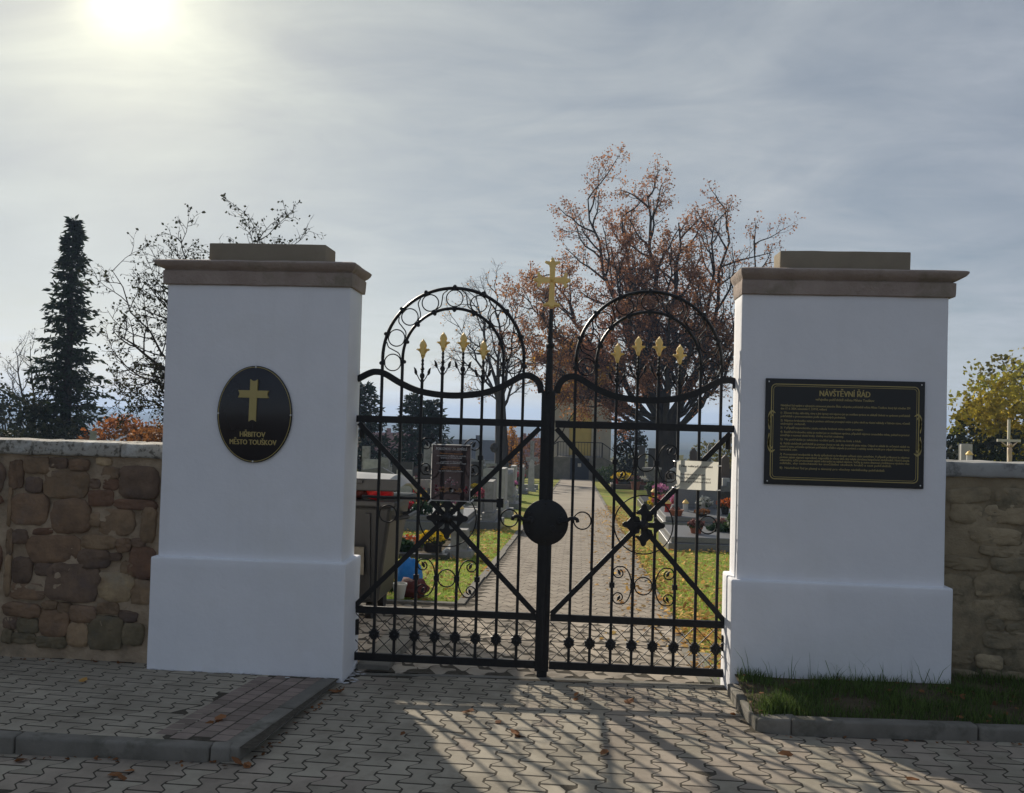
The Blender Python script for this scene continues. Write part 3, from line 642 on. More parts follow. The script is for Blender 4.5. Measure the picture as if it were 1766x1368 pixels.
# board with the visiting rules
def rules_board():
    x0, x1, z0, z1, y = 1.150, 2.113, 1.348, 2.006, 5.877; W, H = x1-x0, z1-z0
    t = thing('rules_board', 'black rectangular rules board with gold border and Czech text on the pillar', 'board', (x0, y, z0))
    bevel(B().box(0, W, -.010, 0, 0, H).build('panel', 'sign_matt', t), .002, 1)
    F = -.0115
    def frame(i, w, r):
        c = []
        for (cx, cz, a0) in ((W-i-r, i*.95+r, -90), (W-i-r, H-i*.95-r, 0), (i+r, H-i*.95-r, 90), (i+r, i*.95+r, 180)):
            for k in range(6): a = R(a0+18*k); c.append((cx+r*math.cos(a), F, cz+r*math.sin(a)))
        b = B(); n = len(c); cxm, czm = W/2, H/2
        for p in c: b.v.append(p)
        for (cx, cz, a0) in ((W-i-r, i*.95+r, -90), (W-i-r, H-i*.95-r, 0), (i+r, H-i*.95-r, 90), (i+r, i*.95+r, 180)):
            for k in range(6): a = R(a0+18*k); b.v.append((cx+(r-w)*math.cos(a), F, cz+(r-w)*math.sin(a)))
        b.f = [(j, (j+1) % n, n+(j+1) % n, n+j) for j in range(n)]; return b.build('gold_border', 'gold_paint', t)
    frame(.034, .0055, .03); frame(.0475, .0028, .022)
    text_obj('heading', 'NÁVŠTĚVNÍ ŘÁD', .050, .305, 'gold_paint', t, W*.5, F, H*.842, bold=.0016)
    text_obj('lettering', 'veřejného pohřebiště města Město Touškov', .021, .355, 'gold_paint', t, W*.5, F, H*.800, bold=.0004)
    lines = [(.738, .81, 'Návštěvní řád vyplývá z vybraných ustanovení platného Řádu veřejného pohřebiště města Město Touškov, který byl schválen ZM'),
             (.708, .29, 'dne 17. 6. 2024, usnesením č. 237/10, veškerá'),
             (.668, .81, '1)  Zřizovat hroby, náhrobky, rámy a jiné úpravy smí nájemce jen po souhlasu správce na základě žádosti se správcem pohřebiště'),
             (.636, .41, 'pohřebiště a provozovatelem podle stanovených podmínek.'),
             (.596, .81, '2)  Nájemce hrobového místa je povinen udržovat pronajaté místo a jeho okolí na vlastní náklady v řádném stavu, včetně'),
             (.565, .16, 'stávající zeleně.'),
             (.528, .52, '3)  V případě nepovoleného zásahu nebude hrobové místo nadále pronajato.'),
             (.488, .81, '4)  Rozšíření hrobového místa je možné jen se souhlasem správce, případně nájemce sousedního místa, pokud to prostor'),
             (.457, .40, 'umožňuje a neomezí okolní hroby. Změny musí být oznámeny.'),
             (.418, .51, '5)  Na pohřebišti je zakázáno vodění psů, jízda na kole a hluk.'),
             (.380, .81, '6)  Každý návštěvník pohřebiště je povinen chovat se tak, aby nenarušil pietu místa. Odpad se ukládá do určených nádob na'),
             (.350, .81, 'místě k tomu určeném správcem pohřebiště, třídění odpadu je povinné a nádoby nesmí sloužit pro odpad domovní, který'),
             (.322, .11, 'nevzniká zde.'),
             (.278, .81, '7)  Provozovatel neodpovídá za škody způsobené na hrobovém zařízení cizím zaviněním. V případě poškození je nájemce'),
             (.250, .81, 'povinen zajistit nápravu neprodleně, nejpozději do třiceti dnů, aby nebyla ohrožena bezpečnost návštěvníků. Není-li závada'),
             (.222, .81, 'odstraněna, může provozovatel zajistit odstranění na náklad nájemce. Svíčky je nutno zhasnout a květinovou výzdobu včas'),
             (.194, .70, 'odklidit, aby nedocházelo ke znečištění okolních hrobů a cest pohřebiště.'),
             (.150, .66, '8)  Návštěvní řád je platný a závazný pro všechny návštěvníky pohřebiště.')]
    for v, w, s in lines: text_obj('lettering', s, .0185, w*W, 'gold_paint', t, W*.098, F, H*v, bold=.0003, align='LEFT')
    # acanthus curls either side
    for sx in (1, -1):
        for sz in (1, -1):
            b = B()
            for (ax, az, lx, lz, cv, wd) in ((.0, .010, .010, .055, .010, .010), (.0, .03, .022, .062, .014, .011), (.0, .052, .034, .058, .018, .011)):
                pts = spline([(ax-.002, 0, az), (ax-.004, 0, az+lz*.6), (ax+lx*.35, 0, az+lz*1.02), (ax+lx, 0, az+lz*.86)], 5); m = len(pts)
                k = len(b.v)
                for q, p in enumerate(pts):
                    tq = q/(m-1); w = wd*math.sin(math.pi*min(1, .12+.8*tq))*.62; d = (pts[min(q+1, m-1)]-pts[max(q-1, 0)]).normalized(); nn = Vector((d.z, 0, -d.x))
                    for s_ in (-1, 1):
                        pp = p+nn*w*s_; xx = .028+pp.x; xx = xx if sx > 0 else W-xx; b.v.append((xx, F-.0008, H*.5+sz*pp.z*1.12))
                for q in range(m-1): b.f.append((k+2*q, k+2*q+1, k+2*q+3, k+2*q+2))
            b.build('ornament', 'gold_paint', t)
    for x in (.02, W-.02):
        for z in (.02, H-.02): B().ball((x, -.0105, z), .005, 6, 4).build('screw', 'cable_tie', t)
rules_board()

# ------------------------------------------------------------------ wrought-iron gate
HB = .0090                                   # half width of the upright bars
def fleur():
    h = [(0, 0), (.010, .004), (.013, .022), (.022, .040), (.040, .050), (.034, .058), (.020, .056), (.017, .064), (.021, .080), (.014, .100), (0, .122)]
    h = [(x*1.15, z) for x, z in h]; return h+[(-x, z) for x, z in h[1:-1]][::-1]
def leaf_outline(s): return [(s*x, z) for x, z in ((0, 0), (.010, .002), (.019, .016), (.020, .034), (.024, .055), (.010, .044), (.001, .026))]
def gate_leaf(cx, hinge, label, end):
    """hinge: -1 when hung on the left pillar, +1 on the right; end = how far the rails reach on the hinge side"""
    t = thing('gate_leaf', label, 'gate', (cx, YG, 0), group='wrought iron gate leaves')
    U = [.135*(k-3.5) for k in range(8)]; inn = -hinge*.598
    xr = sorted((hinge*end, inn))
    for z, hh in ((1.683, .046), (.420, .046), (.110, .050)): bevel(B().box(xr[0], xr[1], -.012, .012, z-hh/2, z+hh/2).build('rail', 'iron', t), .002, 1)
    def sz(u):
        pts = [(-.62, 1.905), (-.575, 1.965), (-.50, 2.003), (-.43, 1.982), (-.335, 1.920), (-.20, 1.873), (0, 1.853)]; u = -abs(u)
        for a, b_ in zip(pts, pts[1:]):
            if a[0] <= u <= b_[0]: return a[1]+(b_[1]-a[1])*(u-a[0])/(b_[0]-a[0])
        return pts[0][1]
    cup = [(-.592, 1.885), (-.582, 1.935), (-.555, 1.975), (-.505, 1.998), (-.45, 1.988), (-.335, 1.922), (-.20, 1.873), (0, 1.853)]
    hin = [(.20, 1.873), (.335, 1.922), (.45, 1.985), (.51, 1.999), (.56, 1.988), (min(.64, end), 1.945)]
    cup = [(hinge*u, z) for u, z in hin][::-1]+[(-hinge*-u, z) for u, z in cup[::-1]]
    pth = spline([(u, 0, z) for u, z in cup], 6); b = B()
    # flat strap on edge
    k = 0; m = len(pth)
    for q, p in enumerate(pth):
        d = (pth[min(q+1, m-1)]-pth[max(q-1, 0)]).normalized(); nn = Vector((-d.z, 0, d.x))*.021
        b.v += [tuple(p+nn+Vector((0, -.012, 0))), tuple(p-nn+Vector((0, -.012, 0))), tuple(p-nn+Vector((0, .012, 0))), tuple(p+nn+Vector((0, .012, 0)))]
    for q in range(m-1):
        for j in range(4): j2 = (j+1) % 4; b.f.append((4*q+j, 4*q+j2, 4*q+4+j2, 4*q+4+j))
    b.f += [(3, 2, 1, 0), tuple(4*(m-1)+j for j in range(4))]; bevel(b.build('top_scroll_rail', 'iron', t), .002, 1)
    ZS = 2.095; RO, RI = .4725, .3375
    for i, u in enumerate(U):
        if i in (0, 7): top = ZS
        elif i in (1, 6): top = ZS
        else: top = 2.125 if i in (3, 4) else 2.075
        if i in (0, 7, 1, 6): B().box(u-HB, u+HB, -HB, HB, .09, top).build('upright_bar', 'iron', t)
        else:
            bb = B().box(u-HB, u+HB, -HB, HB, .09, top-.10); bb.lathe([(HB*1.5, -.02), (HB*1.9, -.008), (HB*1.9, .0), (HB*1.3, .012)], 8, (u, 0, top-.09))
            # twisted neck
            k0 = top-.09; tw = [(u, 0, k0+.012*q) for q in range(11)]; bb.tube(tw, [.0065 if q % 2 else .0105 for q in range(11)], 6)
            bb.lathe([(.008, .03), (.014, .036), (.014, .044), (.007, .05)], 8, (u, 0, k0)); ub = bb.build('upright_bar', 'iron', t)
            ub_t = k0+.118
            f = B().plate([(u+x, ub_t+z) for x, z in fleur()], -.018, .018, inset=.013); f.lathe([(.006, -.01), (.011, .0), (.009, .012)], 8, (u, 0, ub_t)); f.build('spear_tip', 'gold', t)
            for s in (-1, 1):
                lf = B().tube(spline([(u+s*.008, 0, k0-.045), (u+s*.024, 0, k0-.02), (u+s*.036, 0, k0+.004)], 4), .0035, 5)
                lf.plate([(u+s*.034+x, k0-.002+z) for x, z in leaf_outline(s)], -.006, .006, inset=.003); lf.build('iron_leaf', 'iron', t)
        for z in (1.683,): B().lathe([(.012, -.030), (.019, -.026), (.019, -.004), (.012, 0)], 8).build('collar', 'iron', t, loc=(u, -.004, z)).rotation_euler = (R(90), 0, 0)
        # rosette of the bottom panel
        rs = B(); ro = [((.039 if q % 2 else .029)*math.cos(2*math.pi*q/16), (.039 if q % 2 else .029)*math.sin(2*math.pi*q/16)) for q in range(16)]
        rs.plate([(u+x, .262+z) for x, z in ro], -.018, .014, inset=.004); rs.ball((u, -.018, .262), .011, 8, 4); rs.build('rosette', 'iron', t)
    # arches
    for rad, th in ((RO, .0115), (RI, .0105)):
        B().tube([(rad*math.cos(a), 0, ZS+rad*math.sin(a)) for a in [math.pi*q/40 for q in range(41)]], th, 6).build('arch_bar', 'iron', t, smooth=True)
    RM = (RO+RI)/2; angs = [90+23.6*q for q in range(-4, 5)]
    def arcp(a, r): return (r*math.cos(R(a)), ZS+r*math.sin(R(a)))
    for a in angs:
        x, z = arcp(a, RM); B().tube(circle((x, 0, z), .0555, 26), .0042, 5, closed=True).build('ring', 'iron', t, smooth=True)
        for rr_, sg in ((RO, 1), (RI, -1)):
            x, z = arcp(a, rr_+sg*.012); st = B().ball((x, 0, z), .0125, 8, 5); x2, z2 = arcp(a, rr_-sg*.010); st.ball((x2, 0, z2), .008, 6, 4)
            x3, z3 = arcp(a, rr_); d = Vector((math.cos(R(a)), 0, math.sin(R(a)))); tv = Vector((-d.z, 0, d.x))
            st.bar(Vector((x3, 0, z3))-tv*.012, Vector((x3, 0, z3))+tv*.012, .030, .030, upv=(0, 1, 0)); st.build('stud', 'iron', t)
    for a, a2 in zip(angs, angs[1:]):
        s1 = 1 if a >= 90 else -1
        hi, lo = (a, a2) if s1 > 0 else (a2, a)
        pts = [arcp(hi+s1*6, RO-.012), arcp(hi+s1*10, RM+.035), arcp((hi+lo)/2, RM), arcp(lo-s1*9, RM-.04), arcp(lo-s1*3, RI+.012)]
        B().tube(spline([(x, 0, z) for x, z in pts], 6), .0040, 5).build('scroll', 'iron', t, smooth=True)
    # X brace, boss and ring
    for s in (-1, 1):
        w = end-.02 if s == hinge else .59
        B().bar((-hinge*.59, -.016, 1.655 if True else 0) if s == hinge else (-hinge*.59, -.016, .445), (hinge*(end-.03), -.016, .432+.0 if s == hinge else 1.655), .034, .010, (0, 1, 0)).build('diagonal_brace', 'iron', t)
    ux = (-.59*hinge+hinge*(end-.03))/2; bz = 1.045; bx = ux*.3
    def arm_outline():
        q = [(.017, .017), (.016, .062), (.026, .074), (.048, .070), (.052, .080), (.032, .096), (.021, .108), (.017, .126), (.008, .136), (0, .138)]
        o = []
        for k in range(4):
            c, s = math.cos(k*math.pi/2), math.sin(k*math.pi/2); half = [(-x, z) for x, z in q]; seq = [(x, z) for x, z in q]+half[:-1][::-1]
            o += [(x*c-z*s, x*s+z*c) for x, z in seq]
        return o
    bs = B().plate([(bx+x, bz+z) for x, z in arm_outline()], -.034, -.018, inset=.003); bs.build('boss', 'iron', t)
    rd = B(); rd.lathe([(.034, 0), (.034, .01), (.022, .018), (.010, .026)], 12)
    for k in range(4):
        a = math.pi/4+k*math.pi/2; c, s = math.cos(a), math.sin(a); rd.add([(.030*c, .030*s, .004), (.058*c-.016*s, .058*s+.016*c, .006), (.088*c, .088*s, .004), (.058*c+.016*s, .058*s-.016*c, .006)], [(0, 3, 2, 1)])
    o = rd.build('boss_centre', 'iron', t); o.location = (bx, -.030, bz); o.rotation_euler = (R(90), 0, 0)
    B().tube(circle((bx, -.006, bz), .190, 44), .0045, 5, closed=True).build('ring', 'iron', t, smooth=True)
    for k in ((0, 1), (6, 7)):
        u = (U[k[0]]+U[k[1]])/2; B().tube(circle((u, 0, bz+.012), .0565, 26), .0048, 5, closed=True).build('ring', 'iron', t, smooth=True)
    # scroll groups above and below the boss
    for zc in (1.447, .647):
        B().tube(circle((0, 0, zc), .057, 26), .0045, 5, closed=True).build('ring', 'iron', t, smooth=True)
        for s in (-1, 1):
            c = s*.1385
            pts = []
            for q in range(15):   # C bow, open away from the centre, with curled ends
                a = R(-100+200*q/14); pts.append((c+s*.004-s*.066*math.cos(a), zc+.122*math.sin(a)))
            def curl(sgn):
                x0, z0 = c+s*.020, zc+sgn*.080; return [(x0+s*(.043-.0013*q)*math.cos(R(98-q*21)), z0+sgn*(.043-.0013*q)*math.sin(R(98-q*21))) for q in range(1, 18)]
            full = curl(-1)[::-1]+pts+curl(1)
            B().tube([(x, 0, z) for x, z in full], .0045, 5).build('scroll', 'iron', t, smooth=True)
            for sg in (-1, 1):
                B().plate([(c+s*.008+x*1.0, zc+sg*.066+z*.7*sg) for x, z in leaf_outline(s)], -.005, .005).build('iron_leaf', 'iron', t)
        for u in (U[2], U[3], U[4], U[5]): B().box(u-.017, u+.017, -.016, .016, zc-.016, zc+.016).build('collar', 'iron', t)
    # lattice of the bottom panel
    zt, zm, zb = .398, .262, .134
    edges = [xr[0]]+U+[xr[1]]
    for k in range(len(edges)):
        for s in (-1, 1):
            a, b_ = k-1, k+1
            x_c = edges[k]; xa = x_c-.135 if a >= 0 else x_c; xb = x_c+.135 if b_ < len(edges) else x_c
            if a >= 0: xa = max(xa, xr[0])
            xb = min(xb, xr[1]); p = []
            if x_c-xa > .01: p.append((xa, .006*s, zm+s*(zt-zm)*(x_c-xa)/.135))
            p.append((x_c, .006*s, zm))
            if xb-x_c > .01: p.append((xb, .006*s, zm-s*(zt-zm)*(xb-x_c)/.135))
            if len(p) > 1: B().tube(p, .0034, 4).build('lattice_rod', 'iron', t)
    B().tube([(xr[0], 0, zm), (xr[1], 0, zm)], .003, 4).build('lattice_rod', 'iron', t)
    return t
cxL, cxR = -.848, .440
gl_ = gate_leaf(cxL, -1, 'black wrought iron gate leaf carrying the cross-topped meeting post, on the plaque pillar side', .645)
gr_ = gate_leaf(cxR, 1, 'black wrought iron gate leaf hung beside the rules board pillar', .565)
# meeting post, lock and cross belong to the left leaf
px = -.207-cxL
bevel(B().box(px-.045, px+.045, -.020, .020, .07, 1.90).build('meeting_post', 'iron', gl_), .003, 1)
B().box(px-.030, px+.036, -.016, .016, -.02, .07).build('drop_bolt', 'iron', gl_)
B().box(px-.014, px+.014, -.034, -.020, .12, 1.78).build('cover_strip', 'iron', gl_)
b = B(); b.tube([(px, 0, 1.86), (px+.001, 0, 2.18), (px+.003, 0, 2.44)], [.030, .020, .012], 8); b.lathe([(.022, -.02), (.030, -.012), (.030, .006), (.022, .014)], 8, (px+.002, 0, 2.20)); b.build('finial_pole', 'iron', gl_, smooth=False)
def cross_outline():
    w = .018
    def arm(l, fl): return [(w, w), (w*1.05, l-.050), (w*1.4, l-.030), (fl, l-.018), (fl*.93, l-.008), (.018, l-.012), (.010, l)]
    o = []
    for k, (l, fl) in enumerate(((.135, .052), (.108, .050), (.185, .056), (.108, .050))):
        q = arm(l, fl); seq = q+[(-x, z) for x, z in q][::-1]; a = k*math.pi/2; c, s = math.cos(a), math.sin(a)
        o += [(x*c-z*s, x*s+z*c) for x, z in seq]
    res = []
    for p in o:
        if not res or math.hypot(p[0]-res[-1][0], p[1]-res[-1][1]) > 1e-5: res.append(p)
    return res[::-1]
CZ = 2.632
b = B().plate([(px+.004+x, CZ+z) for x, z in cross_outline()], -.018, .018, inset=.009); fx = b.build('finial_cross', 'gold', gl_)
B().ball((px+.004, -.014, CZ), .016, 10, 6).build('cross_boss', 'gold', fx)
for dx, dz in ((-.112, 0), (.112, 0), (0, .138)): B().ball((px+.004+dx, 0, CZ+dz), .0125, 8, 5).build('cross_knob', 'gold', fx)
# lock disc with lever handles
d = B().lathe([(.150, 0), (.150, .012), (.140, .018), (.05, .022)], 36); dd = d.build('lock_disc', 'iron', gl_); dd.location = (px+.002, -.020, 1.04); dd.rotation_euler = (R(90), 0, 0); smooth_by_angle(dd)
for s in (-1, 1):
    B().tube(spline([(px+s*.095, -.046, 1.052), (px+s*.135, -.066, 1.056), (px+s*.170, -.070, 1.078), (px+s*.205, -.068, 1.072), (px+s*.212, -.066, 1.052)], 5), [.013]*4+[.012]*17, 8).build('lever_handle', 'iron', gl_, smooth=True)
    B().lathe([(.026, 0), (.026, .006), (.016, .012)], 12).build('handle_rose', 'iron', gl_, loc=(px+s*.095, -.040, 1.052)).rotation_euler = (R(90), 0, 0)
for z in (1.89,): B().ball((px, -.026, z), .012, 8, 5).build('rivet', 'iron', gl_)
for k in range(6): a = R(30+60*k); B().ball((px+.002+.122*math.cos(a), -.040, 1.04+.122*math.sin(a)), .008, 8, 4).build('rivet', 'iron', gl_)
B().lathe([(.022, 0), (.022, .006), (.017, .009)], 12).build('key_plate', 'iron', gl_, loc=(px+.05, -.042, 1.0)).rotation_euler = (R(90), 0, 0)
bl = B().tube([(-.585, .014, 1.165), (.335, .014, 1.165)], .010, 6); bl.box(.318, .362, -.018, .026, 1.125, 1.185); bl.build('locking_rod', 'iron', gl_)
# hinges on the pillars
for lf, s, e in ((gl_, -1, .600), (gr_, 1, .530)):
    for z in (.30, 1.60): B().lathe([(.018, -.05), (.018, .05)], 10, (s*(e-.004), .01, z)).build('hinge', 'iron', lf)

# notices tied to the gate
def wavy_sheet(w, h, bend, seed, nx=10, nz=8):
    b = B()
    for j in range(nz+1):
        for i in range(nx+1):
            x, z = w*(i/nx-.5), h*(j/nz-.5); b.v.append((x, bend*mnoise.noise(Vector((x*7, z*6, seed))), z))
    b.f = [(j*(nx+1)+i, j*(nx+1)+i+1, (j+1)*(nx+1)+i+1, (j+1)*(nx+1)+i) for j in range(nz) for i in range(nx)]; return b
def notice_white():
    t = thing('white_notice', 'white paper notice with four lines of print tied to the right gate leaf', 'notice', (.764, YG-.052, 1.378)); t.rotation_euler = (0, R(1.0), 0)
    W, H = .265, .185; wavy_sheet(W, H, .006, 3).build('sheet', 'sheet_white', t, smooth=True)
    for z, s, w, bo in ((.052, 'Zákaz vodění psů na pohřebiště', .20, .001), (.0, 'Kontejnery na odpad', .15, .0006), (-.024, 'na hřbitově jsou určeny', .19, .0006), (-.047, 'pouze pro hřbitovní odpad', .19, .0006)):
        text_obj('lettering', s, .017, w, 'ink', t, -W*.5+.028, -.0075, z, bold=bo, align='LEFT')
    for x, z in ((-.137, .085), (-.137, -.085), (.137, .068), (.137, -.088)): B().tube([(x-.016 if x < 0 else x+.016, .02, z), (x-.006 if x < 0 else x-.004, -.008, z), (x+.01 if x < 0 else x-.012, -.006, z)], .003, 5).build('cable_tie', 'cable_tie', t)
notice_white()
def notice_poster():
    W, H = .262, .372; t = thing('dark_poster', 'dark laminated poster with white border and flower picture on the left gate leaf', 'poster', (-.848+.016, YG-.050, 1.345))
    wavy_sheet(W, H, .003, 9).build('sheet', 'poster_dark', t, smooth=True)
    fb = B()
    for x0, x1, z0, z1 in ((-W/2, W/2, H/2-.006, H/2), (-W/2, W/2, -H/2, -H/2+.006), (-W/2, -W/2+.005, -H/2+.006, H/2-.006), (W/2-.005, W/2, -H/2+.006, H/2-.006)):
        fb.add([(x0, -.006, z0), (x1, -.006, z0), (x1, -.006, z1), (x0, -.006, z1)], [(0, 1, 2, 3)])
    fb.build('border', 'poster_white', t)
    for z, s, sz_, w, m_ in ((.148, 'POBOŽNOST ZA ZEMŘELÉ', .024, .205, 'poster_white'), (.122, 'Římskokatolická farnost zve', .012, .15, 'poster_orange'), (.107, 'na tradiční modlitbu za zemřelé', .012, .19, 'poster_white'), (.094, 'spojenou se svěcením hrobů', .012, .14, 'poster_white'),
                             (.069, 'v sobotu 2. listopadu', .012, .14, 'poster_white'), (.058, 'od 15.00 hodin na hřbitově v kapli', .012, .195, 'poster_white'), (.034, 'všichni jsou srdečně zváni', .012, .11, 'poster_orange'), (.022, 'přijďte zavzpomínat', .012, .13, 'poster_orange'), (.008, 'na své blízké a přátele', .012, .16, 'poster_white')):
        text_obj('lettering', s, sz_, w, m_, t, 0, -.0056, z, bold=.0007)
    # printed picture: candles and a vase of flowers on a shelf
    r_ = random.Random(2); pb = {}
    def dot(m_, x, z, rx, rz_): pb.setdefault(m_, B()).add([(x+rx*math.cos(k*math.pi/4), -.0052-.0001*len(pb), z+rz_*math.sin(k*math.pi/4)) for k in range(8)], [tuple(range(8))])
    for k in range(26): dot('poster_pink' if r_.random() < .7 else 'poster_white', r_.gauss(0, .017), -.058+r_.gauss(0, .012), .0055, .005)
    for k in range(12): dot('poster_red' if r_.random() < .6 else 'poster_pink', -.096+r_.gauss(0, .010), -.108+r_.gauss(0, .012), .007, .006); dot('poster_red' if r_.random() < .6 else 'poster_pink', .098+r_.gauss(0, .010), -.108+r_.gauss(0, .012), .007, .006)
    for k in range(24): dot('poster_tan', r_.uniform(-.075, .07), -.112+r_.gauss(0, .010), .010, .006)
    dot('poster_white', .004, -.112, .016, .018)
    for m_, bb in pb.items(): bb.build('picture', m_, t)
    for x, z in ((-.135, -.19), (.14, -.182), (-.12, .188)): B().tube([(x-.012, .01, z-.012), (x, -.008, z), (x+.012, .004, z+.010)], .005, 5).build('cable_tie', 'cable_tie', t)
notice_poster()

# ------------------------------------------------------------------ stone walls
def stone_mesh(w, h, proud, seed, m, n=22, pw=4.5):
    r_ = random.Random(seed); b = B(); out = []
    for k in range(n):
        a = 2*math.pi*(k+.2*r_.random())/n; c, s = math.cos(a), math.sin(a); q = (abs(c)**pw+abs(s)**pw)**(-1/pw)*(1+r_.uniform(-.05, .05)+.10*mnoise.noise(Vector((c*1.3+seed*1.7, s*1.3, 0))))
        out.append((w/2*c*q, h/2*s*q))
    lv = ((1.0, .03), (1.0, -proud*.55), (.965, -proud*.95), (.62, -proud*(1+r_.uniform(-.25, .25))))
    for q, y in lv: b.v += [(x*q, y+(r_.gauss(0, .004) if y < 0 else 0), z*q) for x, z in out]
    b.v.append((0, -proud*(1+r_.uniform(0, .3)), 0))
    for k in range(len(lv)-1):
        for j in range(n): j2 = (j+1) % n; b.f.append((k*n+j, k*n+j2, (k+1)*n+j2, (k+1)*n+j))
    c0 = (len(lv)-1)*n
    for j in range(n): b.f.append((c0+j, c0+(j+1) % n, len(b.v)-1))
    return b.mesh('stone', m, smooth=True)
def wall_core(name, label, x0, x1, yf, yb, z0, z1, m, amp, seed):
    t = thing(name, label, 'wall', ((x0+x1)/2, yf, 0)); b = B(); nx, nz = int((x1-x0)/.045), int((z1-z0)/.045); ox = t.location
    for j in range(nz+1):
        for i in range(nx+1):
            x = x0+(x1-x0)*i/nx; z = z0+(z1-z0)*j/nz; q = mnoise.noise(Vector((x*4+seed, z*5, 0)))+.6*mnoise.noise(Vector((x*13, z*13, seed)))
            b.v.append((x-ox[0], amp*q, z))
    b.f = [(j*(nx+1)+i, j*(nx+1)+i+1, (j+1)*(nx+1)+i+1, (j+1)*(nx+1)+i) for j in range(nz) for i in range(nx)]
    k = len(b.v); b.add([(x0-ox[0], .0, z0), (x1-ox[0], .0, z0), (x1-ox[0], yb-yf, z0), (x0-ox[0], yb-yf, z0), (x0-ox[0], .0, z1), (x1-ox[0], .0, z1), (x1-ox[0], yb-yf, z1), (x0-ox[0], yb-yf, z1)], [(4, 5, 6, 7), (1, 2, 6, 5), (2, 3, 7, 6), (3, 0, 4, 7)])
    b.build('mortar', m, t, smooth=True); return t
WL = wall_core('stone_wall', 'brown rubble stone wall with lichened coping, left of the plaque pillar', -6.4, -2.705, 5.96, 6.30, -.05, 1.385, 'mortar', .030, 2)
# stones read off the photograph: centre/size in the 945x1368 view of the wall (x0,z0,x1,z1,tone)
ST = [(0,190,85,340,0),(90,160,240,255,4),(105,280,200,365,1),(215,235,480,390,4),(245,160,350,222,1),(490,275,550,330,1),(570,275,660,335,3),(485,340,635,430,3),(670,195,890,375,1),(525,150,610,195,5),(560,205,660,268,4),(360,165,480,228,0),
      (640,388,880,445,3),(25,375,240,550,0),(270,405,495,590,0),(500,470,560,550,2),(560,450,760,590,4),(805,435,890,620,2),(40,585,125,665,1),(160,570,280,608,3),(130,612,440,765,0),(440,682,620,790,1),(455,600,650,680,2),(590,700,690,745,1),(660,615,745,690,0),
      (750,610,830,660,1),(740,660,890,835,3),(0,740,38,960,2),(45,750,160,890,1),(180,775,290,845,1),(40,895,240,985,0),(250,775,570,980,1),(555,815,760,970,5),(755,850,880,985,2),(0,1010,215,1088,0),(230,990,318,1040,4),(325,1000,400,1055,4),(400,1010,555,1105,0),
      (90,1095,215,1180,6),(220,1045,390,1190,0),(0,1095,85,1160,1),(392,1110,510,1240,2),(512,1065,715,1250,6),(690,1030,800,1090,1),(720,1100,840,1220,6),(60,1182,200,1240,6),(205,1195,385,1260,6),(0,1165,58,1240,6),(560,985,690,1050,4),(100,395,0,0,0),(690,750,760,840,2),(655,470,0,0,0),(0,345,22,560,2),(0,590,36,730,4)]
kx_, kz_ = .307*5.96/1600, .307*5.96/1600
for rep in range(2):
    for k, (a, b0, c, d_, tone) in enumerate(ST):
        if c <= a: continue
        if rep == 1 and k % 7 == 3: continue
        xa = -3.79+(a+c)/2*kx_*1.005-(rep*1.06); zc = 1.385+.04-((b0+d_)/2-110)*kz_*1.0
        w, h = (c-a)*kx_*1.06, (d_-b0)*kz_*1.08
        if zc-h/2 < .02 or zc+h/2 > 1.39 or xa-w/2 < -6.4: zc = min(max(zc, .05+h/2), 1.38-h/2)
        me = stone_mesh(w, h, .013+.012*((k*37) % 10)/10, k+100*rep, 'stone_%d' % tone)
        o = link('stone', me, WL); o.location = (xa-WL.location.x, .000, zc); o.rotation_euler = (0, R(rng.gauss(0, 2.2)), 0)
def copings(t, xs, z0, z1, m, y0, y1, seed):
    for k, (a, b_) in enumerate(zip(xs, xs[1:])):
        rough_solid(boxv(a+.003, b_-.003, y0, y1, z0, z1), BOXF, 'coping_stone', m, t, cut=4, amp=.007, freq=7, bev=.016, off=tuple(t.location), seed=seed+k)
copings(WL, [-6.4, -5.5, -4.7, -4.0, -3.62, -3.02, -2.70], 1.385, 1.478, 'coping', 5.925, 6.34, 3)
WR = wall_core('stone_wall', 'plaster-smeared tan rubble wall with grey coping, right of the rules board pillar', 2.27, 5.6, 6.02, 6.36, -.05, 1.425, 'mortar_pale', .026, 9)
r3 = random.Random(11); z = .06
while z < 1.36:
    h = r3.uniform(.07, .15); h = min(h, 1.41-z); x = 2.26+r3.uniform(0, .06)
    while x < 5.5:
        w = r3.uniform(.10, .34)
        if r3.random() < .86 and x > 2.28:
            o = link('stone', stone_mesh(w*.94, h*r3.uniform(.72, .95), r3.uniform(.006, .021), r3.random(), 'pale_stone_%d' % r3.randrange(3), pw=4.6), WR)
            o.location = (x+w/2-WR.location.x, .006, z+h/2+r3.uniform(-.012, .012)); o.rotation_euler = (0, R(r3.gauss(0, 4)), 0)
        x += w
    z += h
copings(WR, [2.255, 3.05, 3.9, 4.8, 5.6], 1.425, 1.518, 'coping_grey', 5.985, 6.40, 15)

